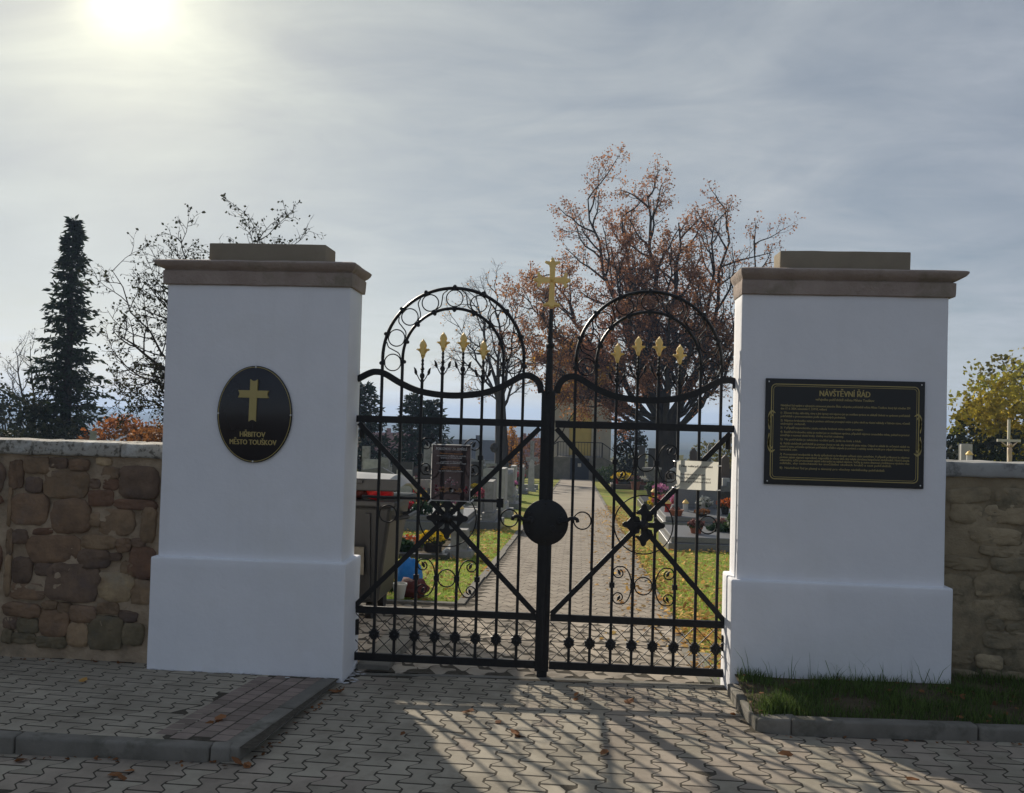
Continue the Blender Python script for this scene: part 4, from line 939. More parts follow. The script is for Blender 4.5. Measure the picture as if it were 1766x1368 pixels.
# ------------------------------------------------------------------ trees
class Tree:
    def __init__(s, seed, ls, lw=.55, leaves_per=5, spread=.18, leafp=1.0, trop=.15, sides=(8, 6, 4, 3, 3)):
        s.r = random.Random(seed); s.wood = B(); s.leaf = B(); s.ls = ls; s.lw = lw; s.lp = leaves_per; s.sp = spread; s.pp = leafp; s.trop = trop; s.sides = sides
    def rv(s): return Vector((s.r.gauss(0, 1), s.r.gauss(0, 1), s.r.gauss(0, 1))).normalized()
    def put_leaf(s, p, size=None):
        k = (size or s.ls)*s.r.uniform(.65, 1.25); d = s.rv(); e = d.cross(s.rv()).normalized()
        a = p+d*k*.5+e*k*s.lw*.5; b_ = p+d*k; c = p+d*k*.5-e*k*s.lw*.5
        s.leaf.add([p, a, b_, c], [(0, 1, 2, 3)])
    def leaves(s, p, n=None):
        for _ in range(n or s.lp):
            if s.r.random() < s.pp: s.put_leaf(p+s.rv()*s.sp*s.r.random())
    def branch(s, p, d, Ln, r, lvl, maxl, kids, shrink=.55, wig=.22):
        n = 5 if lvl < 2 else (4 if lvl < maxl else 3); pts = [Vector(p)]; dd = d.normalized(); dirs = [dd]
        for i in range(n):
            dd = (dd+s.rv()*wig+Vector((0, 0, s.trop))).normalized(); pts.append(pts[-1]+dd*Ln/n); dirs.append(dd)
        s.grow_on(pts, dirs, Ln, r, lvl, maxl, kids, shrink, wig)
    def grow_on(s, pts, dirs, Ln, r, lvl, maxl, kids, shrink, wig, t0=.25, rend=.30):
        shk = shrink if lvl == 0 else .50
        n = len(pts)-1; s.wood.tube(pts, [r*(1-(1-rend)*i/n) for i in range(n+1)], s.sides[min(lvl, 4)])
        if lvl >= maxl:
            for i in range(1, n+1): s.leaves(pts[i])
            return
        for k in range(kids[min(lvl, len(kids)-1)]):
            t = t0+(1-t0)*(k+s.r.random())/kids[min(lvl, len(kids)-1)]; f = t*n; i = min(int(f), n-1); q = pts[i].lerp(pts[i+1], f-i)
            side = s.rv(); side = (side-dirs[i]*side.dot(dirs[i])).normalized(); nd = (dirs[i]*s.r.uniform(.5, .9)+side*s.r.uniform(.6, 1.0)).normalized()
            s.branch(q, nd, Ln*shk*s.r.uniform(.65, 1.15)*(1.15-.5*t), max(.006, r*(1-.62*t)*.55), lvl+1, maxl, kids, shrink, wig)
        s.leaves(pts[-1])
    def stem(s, a, b_, r, maxl, kids, bow=(0, 0, 0), shrink=.3, wig=.22, n=9, rend=.16, t0=.3, lvl=0):
        a, b_ = Vector(a), Vector(b_); c = (a+b_)/2+Vector(bow); pts = []
        for i in range(n+1):
            t = i/n; pts.append((1-t)**2*a+2*t*(1-t)*c+t*t*b_+s.rv()*.02*(b_-a).length*(1 if 0 < i < n else 0))
        dirs = [(pts[min(i+1, n)]-pts[max(i-1, 0)]).normalized() for i in range(n+1)]
        s.grow_on(pts, dirs, (b_-a).length, r, lvl, maxl, kids, shrink, wig, t0, rend); return pts
    def build(s, name, label, cat, loc, lm, bark='bark', group=None, crown='crown'):
        t = thing(name, label, cat, loc, group=group); off = tuple(loc)
        if s.wood.v: s.wood.build('trunk', bark, t, smooth=True, off=off)
        if s.leaf.v: s.leaf.build(crown, lm, t, off=off)
        return t

# great oak in front of the chapel
def oak():
    T = Tree(21, .14, .62, leaves_per=3, spread=.40, leafp=.90, trop=.07); Y = 52.0; bz = zin(Y); base = Vector((4.85, Y, bz-.1))
    T.wood.tube([base, base+Vector((0, 0, .5)), base+Vector((-.02, 0, 1.8)), base+Vector((0, 0, 3.3)), base+Vector((.03, 0, 4.1))], [.95, .66, .58, .62, .50], 12)
    for k in range(6): a = k*1.05; T.wood.tube([base+Vector((.7*math.cos(a), .7*math.sin(a), .05)), base+Vector((.45*math.cos(a), .45*math.sin(a), .6)), base+Vector((.3*math.cos(a), .3*math.sin(a), 1.8))], [.3, .2, .1], 6)
    f = base+Vector((0, 0, 3.2))
    tg = [((-.2, 51, 15.0), .26, (-1.2, 0, 1)), ((1.6, 53.5, 16.2), .30, (-.6, 0, 1)), ((3.1, 50.5, 16.6), .34, (0, 0, 0)), ((5.4, 53, 15.4), .32, (.2, 0, 0)), ((7.6, 51, 15.6), .24, (1.6, 0, -1.6)), ((8.5, 53, 16.6), .28, (2.4, 0, -2.6)),
          ((10.3, 52, 14.2), .22, (2.6, 0, -2.6)), ((10.4, 50.5, 11.4), .18, (1.8, 0, -1.6)), ((-2.4, 52.5, 11.2), .24, (-1.6, 0, -.4)), ((-2.9, 50.5, 8.2), .2, (-1.4, 0, -1)), ((-2.7, 51, 5.6), .17, (-.6, 0, -1)), ((-1.0, 50, 3.6), .13, (.0, 0, .6)),
          ((.8, 49, 12.8), .22, (-.5, -.6, 0)), ((4.4, 48.6, 12.6), .22, (.2, -.8, 0)), ((6.4, 49, 10.5), .2, (.4, -.5, 0)), ((2.0, 55.5, 12), .2, (-.5, .8, 0)), ((6.8, 55.4, 12), .2, (.6, .8, 0)), ((8.3, 50, 7.2), .14, (.6, 0, -.8)), ((1.6, 48.8, 8.6), .17, (-.6, -.6, -.4)), ((9.2, 52, 8.8), .15, (.8, 0, -.8)), ((-3.9, 51.5, 9.6), .17, (-1.2, 0, -.8)), ((-4.0, 52.5, 6.9), .15, (-1, 0, -.8))]
    for k, (p, r, bow) in enumerate(tg):
        bare = p[0] > 7.0; q_ = .83 if bare else (.84 if p[0] > 0 else .93); p = f+(Vector(p)-f)*q_; bow = Vector(bow)*q_
        T.pp = .36 if bare else (1.0 if p[2] < 12.5 else .9)
        st = f+Vector((T.r.uniform(-.25, .25), T.r.uniform(-.2, .2), T.r.uniform(-.5, .4)))
        T.stem(st, p, r*.8, 3, (15, 6, 4), bow=bow, shrink=.29, wig=.30, t0=.22)
    return T.build('oak_tree', 'tall spreading oak with russet leaves and many upright limbs beside the chapel', 'tree', (4.85, Y, bz), 'leaf_oak')
oak()
def gold_sprays():
    # golden tips on the low boughs, part of a younger tree standing in front of the chapel
    T = Tree(5, .13, .7, leaves_per=3, spread=.3, leafp=.8); Y = 47.0; bz = zin(Y); b0 = Vector((-1.75, Y, bz))
    T.stem(b0, (-.9, Y, 5.2), .07, 2, (9, 4), bow=(-.3, 0, 0), shrink=.36, t0=.45)
    T.stem(b0+Vector((.0, 0, 1.2)), (.9, Y+.5, 4.2), .045, 2, (7, 4), shrink=.34, t0=.45); 
    return T.build('young_tree', 'slender young tree with golden leaves in front of the chapel', 'tree', (-1.75, Y, bz), 'leaf_gold')
gold_sprays()
def bare_tree():
    T = Tree(33, .12, .7, leaves_per=1, spread=.15, leafp=.07, trop=.05); Y = 55.0; bz = zin(Y); b0 = Vector((-4.55, Y, bz-.1))
    T.wood.tube([b0, b0+Vector((0, 0, .6)), b0+Vector((-.02, 0, 2.0)), b0+Vector((-.1, 0, 3.4)), b0+Vector((-.2, 0, 5.4))], [.55, .42, .40, .34, .26], 10)
    T.wood.ball(b0+Vector((-.42, -.1, 2.0)), .30, 8, 6)
    f = b0+Vector((-.15, 0, 4.6))
    for p, r, bow in (((-6.3, 55, 9.4), .16, (-.3, 0, .8)), ((-5.2, 54, 9.6), .17, (.2, 0, .4)), ((-4.0, 56, 9.0), .14, (.4, 0, .4)), ((-7.6, 55, 7.6), .12, (-.3, 0, 1)), ((-7.9, 54, 5.4), .09, (0, 0, .9)), ((-2.9, 55, 7.4), .11, (.5, 0, .5)), ((-6.9, 56, 3.6), .07, (0, 0, .4)), ((-2.7, 54.5, 4.2), .07, (.3, 0, .6))):
        T.stem(f+Vector((0, 0, T.r.uniform(-.9, .4))), p, r*.8, 3, (12, 7, 4), bow=bow, shrink=.36, wig=.3, t0=.2)
    return T.build('bare_tree', 'nearly leafless tree with fine grey twigs and knobbly trunk left of the path', 'tree', (-4.55, Y, bz), 'leaf_gold')
bare_tree()
def corner_tree():
    T = Tree(14, .062, .75, leaves_per=1, spread=.07, leafp=.45, trop=.04); Y = 17.0; bz = zin(Y); b0 = Vector((-6.45, Y, bz))
    T.wood.tube([b0, b0+Vector((-.05, 0, .8)), b0+Vector((-.1, 0, 2.0)), b0+Vector((-.05, 0, 3.4))], [.24, .19, .16, .10], 8)
    for p, r, bow in (((-8.95, 17, 4.35), .05, (-.2, 0, -.2)), ((-7.5, 16.7, 5.0), .05, (-.1, 0, 0)), ((-6.2, 17.3, 5.25), .05, (0, 0, 0)), ((-8.75, 17, 3.1), .085, (.1, 0, -.45)), ((-8.5, 16.4, 2.7), .06, (0, 0, -.2)), ((-8.1, 17.4, 3.8), .07, (-.2, 0, -.3)), ((-7.9, 17, 4.4), .06, (-.4, 0, -.1)), ((-8.75, 17, 2.0), .05, (0, 0, .25)), ((-8.2, 16.5, 1.75), .045, (0, 0, .3)), ((-7.2, 17.5, 4.5), .07, (-.2, 0, 0)),
                      ((-6.6, 17, 4.75), .07, (0, 0, 0)), ((-5.95, 16.6, 4.95), .06, (.1, 0, 0)), ((-5.5, 17.2, 4.6), .05, (.2, 0, 0)), ((-7.6, 17, 4.0), .06, (0, 0, 0)), ((-7.9, 17.6, 3.6), .06, (0, 0, 0))):
        T.stem(b0+Vector((-.08, 0, T.r.uniform(1.5, 3.0))), p, r*.75, 3, (12, 6, 3), bow=bow, shrink=.36, wig=.26, t0=.2)
    return T.build('branching_tree', 'dark twiggy tree with scattered small leaves behind the plaque pillar', 'tree', (-6.45, Y, bz), 'leaf_dark')
corner_tree()

def conifer(name, label, x, y, h, rad, seed, m, n_br=170, droop=.35, ragged=.25, size=.34, z0=.2, power=.8, group=None, dens=7):
    r_ = random.Random(seed); bz = zin(y); wood = B().tube([(x, y, bz), (x+.03, y, bz+h*.5), (x, y, bz+h)], [h*.018+.05, h*.011+.03, .012], 8); lf = B()
    for k in range(n_br):
        t = (k+r_.random())/n_br; z = bz+z0+(h-z0)*t; L_ = rad*((1-t)**power)*r_.uniform(1-ragged*1.6, 1+ragged)+.10; a = r_.uniform(0, 6.283)
        d = Vector((math.cos(a), math.sin(a), .15-droop*r_.random())); p0 = Vector((x, y, z)); n = max(3, int(L_/.22))
        if L_ > .4: wood.tube([p0, p0+d*L_*.5+Vector((0, 0, .04)), p0+d*L_+Vector((0, 0, .10*L_))], [.018, .012, .005], 3)
        for i in range(n*dens//4):
            q = r_.random()**.7; p = p0+d*L_*q+Vector((0, 0, .10*L_*q*q)); s = size*r_.uniform(.5, 1.15)
            e = (d*.6+Vector((r_.gauss(0, .5), r_.gauss(0, .5), r_.gauss(-.25, .35)))).normalized(); f = e.cross(Vector((r_.gauss(0, 1), r_.gauss(0, 1), r_.gauss(0, 1)))).normalized()*s*.17
            lf.add([p-f*.6, p+e*s*.45-f, p+e*s, p+e*s*.45+f], [(0, 1, 2, 3)])
    t = thing(name, label, 'tree', (x, y, bz), group=group); off = (x, y, bz); wood.build('trunk', 'bark', t, off=off); lf.build('crown', m, t, off=off); return t
conifer('spruce_tree', 'tall narrow dark spruce rising above the left wall', -21.8, 38, 11.0, 1.55, 4, 'needle', n_br=600, ragged=.42, size=.34, power=.72, droop=.5, dens=15)
conifer('thuja_tree', 'dark dense conifer seen just past the plaque pillar through the gate', -10.6, 45, 4.75, 1.35, 6, 'needle_blue', n_br=300, ragged=.15, size=.34, power=.45, dens=11)
conifer('thuja_tree', 'pointed dark conifer behind the dark poster, nearer the pillar', -8.2, 45, 4.35, 1.15, 7, 'needle_blue', n_br=280, ragged=.15, size=.32, power=.5, dens=11)
conifer('thuja_tree', 'pointed dark conifer behind the dark poster, nearer the bare tree', -7.25, 45.6, 4.1, 1.1, 8, 'needle_blue', n_br=280, ragged=.15, size=.32, power=.5, dens=11)

def shrub(name, label, cat, x, y, rx, ry, h, m, n, size, seed, z0=0.0, clump=.5, stems=5, hollow=.35, group=None, gap=.0):
    r_ = random.Random(seed); bz = zin(y) if y > 6 else 0; lf = B(); wd = B()
    cl = [(Vector((r_.gauss(0, .45)*rx, r_.gauss(0, .45)*ry, z0+(h-z0)*r_.uniform(.1, .9))), r_.uniform(.25, .6)) for _ in range(16)]
    k = 0
    while k < n:
        d = Vector((r_.gauss(0, 1), r_.gauss(0, 1), r_.gauss(0, 1))).normalized(); rad = r_.uniform(hollow, 1)**.5
        p = Vector((d.x*rx*rad, d.y*ry*rad, z0+(h-z0)*(.5+.5*d.z*rad)))
        nn = mnoise.noise(p*(2.2/max(rx, .5))+Vector((seed, 0, 0)))
        p *= (1+clump*.35*nn); p.z = max(p.z, .02)
        if nn < -.25+gap and r_.random() < .75: k += 1; continue
        s = size*r_.uniform(.6, 1.3); e = Vector((r_.gauss(0, 1), r_.gauss(0, 1), r_.gauss(0, .8))).normalized(); f = e.cross(Vector((r_.gauss(0, 1), r_.gauss(0, 1), r_.gauss(0, 1)))).normalized()*s*.33
        lf.add([p, p+e*s*.5+f, p+e*s, p+e*s*.5-f], [(0, 1, 2, 3)]); k += 1
    for q in range(stems):
        a = r_.uniform(0, 6.28); wd.tube([(0.05*math.cos(a), .05*math.sin(a), 0), (rx*.3*math.cos(a), ry*.3*math.sin(a), h*.45), (rx*.6*math.cos(a), ry*.6*math.sin(a), h*.85)], [.03+.012*h, .02+.006*h, .006], 5)
    t = thing(name, label, cat, (x, y, bz), group=group); wd.build('stem', 'bark', t); lf.build('crown' if cat == 'tree' else 'foliage', m, t); return t
shrub('yellow_tree', 'broad tree turning yellow and olive behind the right wall', 'tree', 18.4, 40, 2.8, 2.4, 5.5, 'leaf_yellow', 8500, .23, 3, z0=1.3, clump=1.1)
shrub('olive_tree', 'olive green tree at the far right edge behind the yellow one', 'tree', 21.8, 45, 2.6, 2.4, 6.8, 'leaf_olive', 4500, .28, 12, z0=1.6, clump=1.0)
shrub('evergreen_bush', 'dark rounded evergreen bush beside the rules board pillar behind the wall', 'bush', 12.5, 30, 1.5, 1.3, 2.75, 'leaf_dark', 5200, .16, 5, clump=.8)
shrub('low_hedge', 'low leafy green hedge behind the stone crucifix', 'hedge', 15.6, 33, 2.6, 1.0, 2.15, 'leaf_green', 3000, .14, 15, clump=.7)
shrub('clipped_bush', 'rounded clipped bush over the left wall at the photo edge', 'bush', -15.9, 25, 1.15, 1.1, 1.75, 'leaf_dark', 4200, .10, 6, clump=.3)
shrub('dark_shrub', 'dark tangled shrub behind the clipped bush on the far left', 'shrub', -23.6, 37, 2.0, 1.6, 3.6, 'leaf_dark', 3600, .2, 7, clump=1.0)
shrub('dark_shrub', 'low dark shrub at the foot of the tall spruce', 'shrub', -20.8, 35, 1.8, 1.4, 2.1, 'leaf_dark', 2600, .2, 8, clump=1.0)
shrub('orange_shrub', 'orange autumn shrub between the spruce and the plaque pillar', 'shrub', -17.2, 34, 1.7, 1.4, 2.45, 'leaf_orange', 3600, .16, 9, clump=1.0)
shrub('olive_shrub', 'greenish bronze shrub right against the plaque pillar edge', 'shrub', -13.3, 29, 1.3, 1.2, 2.15, 'leaf_orange', 2800, .15, 10, clump=1.0)
shrub('ivy_stump', 'ivy clad stump glowing yellow behind the bare tree', 'stump', -4.25, 58, .42, .4, 3.5, 'leaf_gold', 1100, .16, 13, clump=.2)
shrub('far_shrub', 'straw coloured shrub beyond the graves under the oak', 'shrub', 9.6, 66, 2.2, 1.2, 2.8, 'leaf_olive', 2200, .2, 16, clump=.9)
shrub('far_shrub', 'brown leafless shrub between bare tree and gate post', 'shrub', -3.6, 70, 1.7, 1.0, 3.0, 'litter_brown', 1500, .2, 17, clump=.9)
shrub('green_tree', 'green leafy tree just left of the rules board pillar', 'tree', 9.3, 48, 1.7, 1.5, 4.9, 'leaf_olive', 2600, .2, 18, z0=.4, clump=1.0)
shrub('dark_yew', 'small dark yew left of the oak trunk', 'bush', 3.2, 58, 1.0, .9, 4.2, 'leaf_dark', 2200, .2, 19, clump=.5)
shrub('chapel_bush', 'low green bush at the right foot of the chapel steps', 'bush', 1.75, 55, .75, .6, 1.0, 'leaf_green', 1200, .13, 20)
def far_bare():
    T = Tree(40, .1, .7, leaves_per=1, spread=.1, leafp=.10); Y = 45.0; bz = zin(Y); b0 = Vector((-27.4, Y, bz))
    for p, r in (((-28.6, 45, 4.6), .09), ((-27.2, 44, 4.7), .08), ((-29.6, 46, 3.4), .06), ((-26.3, 45, 3.9), .07), ((-25.6, 45, 2.6), .06)): T.stem(b0, p, r, 3, (9, 5, 3), bow=(0, 0, .6), shrink=.30, wig=.32, t0=.3)
    return T.build('bare_tree', 'small bare tree with a haze of fine twigs left of the spruce', 'tree', (-27.4, Y, bz), 'leaf_dark')
far_bare()
# woodland edge in the valley behind everything
wd = B(); r_ = random.Random(77)
for k in range(9000):
    x = r_.uniform(-170, 120); y = 190+60*r_.random(); gz = terrain_z(x, y)
    hgt = 4.2+2.6*mnoise.noise(Vector((x*.03, 0, 5))); z = gz+hgt*r_.random()**.7; s = r_.uniform(.6, 1.5)
    e = Vector((r_.gauss(0, 1), r_.gauss(0, 1), r_.gauss(0, 1))).normalized()*s; f = Vector((r_.gauss(0, 1), r_.gauss(0, 1), r_.gauss(0, 1))).normalized()*s*.6
    p = Vector((x, y, z)); wd.add([p, p+f, p+e, p-f+e*.4], [(0, 1, 2, 3)])
tag(wd.build('distant_wood', 'leaf_olive'), 'strip of distant woodland in the valley below the cemetery', 'wood', kind='stuff')

# ------------------------------------------------------------------ houses in the valley
def house(x, y, w, d, hw, hr, rz, label, wall, roof):
    z = terrain_z(x, y)-.3; t = thing('house', label, 'house', (x, y, z), rz)
    B().box(-w/2, w/2, -d/2, d/2, 0, hw).build('wall', wall, t)
    b = B(); b.add([(-w/2-.3, -d/2-.4, hw), (w/2+.3, -d/2-.4, hw), (w/2+.3, d/2+.4, hw), (-w/2-.3, d/2+.4, hw), (-w/2-.3, 0, hw+hr), (w/2+.3, 0, hw+hr)], [(0, 1, 5, 4), (2, 3, 4, 5), (0, 4, 3), (1, 2, 5), (3, 2, 1, 0)]); rf = b.build('roof', roof, t)
    B().box(-.35, .35, .4, 1.0, hw+hr*.6, hw+hr+.7).build('chimney', roof, rf)
    for k in range(3):
        xx = -w/2+w*(k+.5)/3; f = B().box(xx-.5, xx+.5, -d/2-.04, -d/2+.02, hw*.35, hw*.75).build('window', 'wood_white', t); B().box(xx-.38, xx+.38, -d/2-.06, -d/2-.041, hw*.40, hw*.71).build('pane', 'window_glass', f)
house(-15.5, 142, 13, 8, 2.6, 2.9, .1, 'barn with dark slate roof far behind the poster', 'house_wall', 'roof_slate')
house(-9.2, 150, 8, 8, 3.2, 3.2, -.3, 'house with red tiled roof far beyond the bare tree', 'house_wall', 'roof_tile')
house(-31, 150, 9, 8, 3.6, 3.0, .3, 'pale house with red roof far behind the conifers', 'house_wall', 'roof_tile')

# ------------------------------------------------------------------ chapel
def chapel():
    Y = 64.0; z0 = zin(Y)-.1; cx = .08; t = thing('chapel', 'grey plastered chapel with yellow arched door and outside steps at the path end', 'chapel', (cx, Y, z0)); hw = 2.07; fl = 1.72
    eav, rid = 8.6, 10.0
    b = B(); prof = [(-hw, 0), (hw, 0), (hw, eav), (-hw, eav)]; b.plate(prof, 0, 4.2); b.build('wall', 'chapel_wall', t)
    r_ = B().add([(-hw-.2, -.2, eav), (hw+.2, -.2, eav), (hw+.2, 4.4, eav), (-hw-.2, 4.4, eav), (0, 2.1, rid)], [(3, 2, 1, 0), (0, 1, 4), (1, 2, 4), (2, 3, 4), (3, 0, 4)])
    r_.build('roof', 'roof_slate', t)
    for x0, x1, za, zb in ((-hw-.06, -1.02, 3.92, 4.10), (1.02, hw+.06, 3.92, 4.10), (-hw-.08, hw+.08, 8.2, 8.5)): B().box(x0, x1, -.10, .02, za, zb).build('cornice', 'chapel_stone', t)
    for x0 in (-hw-.03, hw-.42): B().box(x0, x0+.45, -.06, .01, fl, 8.2).build('pilaster', 'chapel_wall', t)
    def arch(w, h, n=14): return [(-w, 0), (w, 0), (w, h)]+[(w*math.cos(math.pi*k/n), h+w*math.sin(math.pi*k/n)) for k in range(1, n)]+[(-w, h)]
    B().plate([(x, fl+z) for x, z in arch(.76, 2.45)], -.035, .0).build('door_leaf', 'chapel_yellow', t)
    o = arch(1.0, 2.45); i_ = arch(.77, 2.45); b = B(); n = len(o)
    for q, y in ((o, -.12), (i_, -.12), (o, .01), (i_, .01)): b.v += [(x, y, fl+z) for x, z in q]
    for j in range(n):
        j2 = (j+1) % n
        if j == 0: continue
        b.f += [(j, j2, n+j2, n+j), (2*n+j, 2*n+j2, j2, j), (n+j, n+j2, 3*n+j2, 3*n+j)]
    b.build('arch_moulding', 'chapel_wall', t); B().box(-1.35, 1.35, -.16, .0, fl+3.75, fl+3.92).build('hood', 'chapel_stone', t)
    B().box(-1.5, 1.5, -2.4, -.002, 0, fl-.02).build('terrace', 'chapel_stone', t)
    B().box(-.62, .62, -2.44, -2.401, 0, 1.62).build('cellar_door', 'door_dark', t); B().box(-.12, .10, -2.462, -2.441, 1.05, 1.28).build('door_notice', 'wood_white', t)
    for s in (-1, 1):
        for k in range(9): a, c = 1.502+k*.30, 1.5+(k+1)*.30; B().box(min(s*a, s*c), max(s*a, s*c), -2.2, -1.0, 0, fl-.02-.185*(k+1)).build('step', 'chapel_stone', t)
        b = B(); b.plate([(s*1.5, 0), (s*4.35, 0), (s*4.35, .35), (s*1.5, fl+.02)], -2.42, -2.205); b.build('stair_wall', 'chapel_stone', t)
        B().tube([(s*1.45, -2.3, fl+.95), (s*2.4, -2.3, fl+.30), (s*4.2, -2.3, .95)], .03, 5).build('handrail', 'iron', t)
        for k in range(7): x = 1.5+k*.44; B().tube([(s*x, -2.3, fl-.6*(x-1.5)*.98), (s*x, -2.3, fl+.92-.60*(x-1.5))], .018, 4).build('baluster', 'iron', t)
    B().tube([(-1.45, -2.3, fl+.95), (1.45, -2.3, fl+.95)], .03, 5).build('handrail', 'iron', t)
    for k in range(14): x = -1.3+.2*k; B().tube([(x, -2.3, fl-.02), (x, -2.3, fl+.95)], .014, 4).build('baluster', 'iron', t)
    B().tube([(-1.45, -2.3, fl+.95), (-1.45, -2.3, fl-.02)], .03, 5).build('rail_post', 'iron', t); B().tube([(1.45, -2.3, fl+.95), (1.45, -2.3, fl-.02)], .03, 5).build('rail_post', 'iron', t)
chapel()

# ------------------------------------------------------------------ graves
def headstone(shape, w, h, th):
    if shape == 'round': o = [(-w/2, 0), (w/2, 0), (w/2, h-w*.25)]+[(w/2*math.cos(math.pi*k/10), h-w*.25+w*.25*math.sin(math.pi*k/10)) for k in range(1, 10)]+[(-w/2, h-w*.25)]
    elif shape == 'slant': o = [(-w/2, 0), (w/2, 0), (w/2, h*.86), (w*.15, h), (-w/2, h*.93)]
    elif shape == 'gable': o = [(-w/2, 0), (w/2, 0), (w/2, h*.88), (0, h), (-w/2, h*.88)]
    elif shape == 'cross': a = w*.16; o = [(-a, 0), (a, 0), (a, h*.58), (w/2, h*.58), (w/2, h*.58+2*a), (a, h*.58+2*a), (a, h), (-a, h), (-a, h*.58+2*a), (-w/2, h*.58+2*a), (-w/2, h*.58), (-a, h*.58)]
    elif shape == 'obelisk': o = [(-w/2, 0), (w/2, 0), (w*.36, h*.92), (0, h), (-w*.36, h*.92)]
    else: o = [(-w/2, 0), (w/2, 0), (w/2, h), (-w/2, h)]
    return B().plate(o, -th/2, th/2)
def grave(label, x, y, w, d, m, kerb=.16, fill='soil', head=None, hm=None, rz=0.0, sub=False):
    """kerbed plot, front edge towards local -y; head = (shape, w, h, thickness) at the back"""
    z = zin(y); t = thing('grave', label, 'grave', (x, y, z-.03), rz); k = .13
    for x0, x1, y0, y1 in ((-w/2, w/2, 0, k), (-w/2, w/2, d-k, d), (-w/2, -w/2+k, k, d-k), (w/2-k, w/2, k, d-k)): bevel(B().box(x0, x1, y0, y1, -.08, kerb).build('kerb', m, t), .008, 1)
    if fill == 'slab': bevel(B().box(-w/2+.05, w/2-.05, .06, d-.05, kerb+.002, kerb+.10).build('cover_slab', m, t), .012, 2)
    else: B().box(-w/2+k, w/2-k, k, d-k, -.05, kerb-.03).build('filling', 'soil' if fill == 'soil' else 'stone_grey', t)
    if head:
        sh, hw, hh, th = head; B().box(-hw/2-.06, hw/2+.06, d-k-th-.08, d-k+.0, kerb-.02, kerb+.16).build('plinth', hm, t); o = headstone(sh, hw, hh, th).build('headstone', hm, t); o.location = (0, d-k-th/2-.04, kerb+.161); bevel(o, .01, 1)
    return t
def stele(label, x, y, sh, w, h, th, m, rz=0.0, cat='gravestone', group=None):
    t = thing('gravestone', label, cat, (x, y, zin(y)-.03), rz, group); B().box(-w/2-.08, w/2+.08, -th/2-.07, th/2+.07, -.05, .14).build('plinth', m, t); o = headstone(sh, w, h-.14, th).build('headstone', m, t); o.location = (0, 0, .141); bevel(o, .008, 1); return t
def petals(n, r, seed, size, flat=.8, c=(0, 0, 0), ms=('fl_pink',)):
    r_ = random.Random(seed); out = {q: B() for q in ms}
    for k in range(n):
        d = Vector((r_.gauss(0, 1), r_.gauss(0, 1), abs(r_.gauss(.15, .8)))).normalized(); p = Vector(c)+Vector((d.x*r, d.y*r, d.z*r*flat))*r_.uniform(.75, 1.05); s = size*r_.uniform(.7, 1.3)
        e = (d*.5+Vector((r_.gauss(0, .7), r_.gauss(0, .7), r_.gauss(0, .7)))).normalized(); f = e.cross(d+Vector((.01, .02, .03))).normalized()*s*.5
        out[r_.choice(ms)].add([p, p+e*s*.5+f, p+e*s, p+e*s*.5-f], [(0, 1, 2, 3)])
    return out
def potted(label, x, y, z, pr, ph, pm, r, fm, seed, n=260, flat=.8, size=None, cat='flowers', green=True):
    t = thing('potted_plant', label, cat, (x, y, z)); p = B().lathe([(pr*.72, 0), (pr*.95, ph*.82), (pr*1.06, ph*.84), (pr*1.06, ph), (pr*.9, ph), (pr*.85, ph*.9)], 14); smooth_by_angle(p.build('pot', pm, t))
    for q, bb in petals(n, r, seed, size or r*.28, flat, (0, 0, ph+r*.12), (fm,)).items(): bb.build('blossom', fm, t)
    if green:
        for q, bb in petals(int(n*.4), r*.92, seed+1, (size or r*.28)*1.2, flat*.5, (0, 0, ph), ('leaf_green',)).items(): bb.build('foliage', q, t)
    return t
def lantern(label, x, y, z, s, m):
    t = thing('grave_lantern', label, 'lantern', (x, y, z)); smooth_by_angle(B().lathe([(s*.42, 0), (s*.42, s*.12), (s*.34, s*.14), (s*.34, s*1.0), (s*.30, s*1.02)], 10).build('glass', m, t)); B().lathe([(s*.44, s*1.02), (s*.44, s*1.1), (s*.2, s*1.42), (s*.08, s*1.46), (s*.05, s*1.6)], 10).build('lid', 'gold', t)
G = zin
# --- right of the path
grave('light granite grave with low cover slab nearest the gate on the right', 2.45, 15.35, 1.9, 1.9, 'granite', .15, 'slab')
grave('granite grave with raised slab behind the nearest right-hand one', 2.55, 18.3, 1.75, 2.3, 'granite', .30, 'slab', ('rect', .9, .75, .14), 'granite')
grave('low dark slab grave in the grass behind the pink chrysanthemums', 2.65, 27.6, 1.5, 2.3, 'granite_dark', .16, 'slab')
grave('brown kerbed grave with a bed of pots near the chapel', 2.75, 45.2, 2.3, 1.5, 'granite_brown', .26, 'soil')
grave('grey grave with pale slab below the white notice', 4.35, 30.5, 1.4, 2.0, 'stone_grey', .2, 'slab')
stele('slim dark stele with pale edge left of the oak trunk', 3.30, 49, 'rect', .30, 2.2, .2, 'granite_dark')
stele('slim dark stele hard by the oak trunk', 3.85, 49.5, 'rect', .34, 2.1, .2, 'granite_dark')
stele('white pedestal stone at the foot of the oak', 4.75, 46.5, 'gable', .42, 1.15, .3, 'stone_white')
stele('pale narrow stele below the white notice, left of a twin', 4.05, 28.6, 'rect', .26, .95, .22, 'stone_white')
stele('pale narrow stele below the white notice, right of a twin', 4.50, 28.8, 'rect', .20, 1.0, .2, 'stone_white')
stele('tall brown stele beside the rules board pillar', 5.15, 33.2, 'obelisk', .34, 1.75, .3, 'granite_brown')
stele('black square headstone above the white notice', 6.35, 50, 'rect', .6, 1.7, .2, 'granite_dark')
stele('thin stone obelisk above the white notice', 7.05, 51, 'obelisk', .26, 2.5, .24, 'stone_grey')
stele('brown pillar stone with dark urn top above the white notice', 5.85, 48, 'gable', .34, 2.2, .3, 'granite_brown')
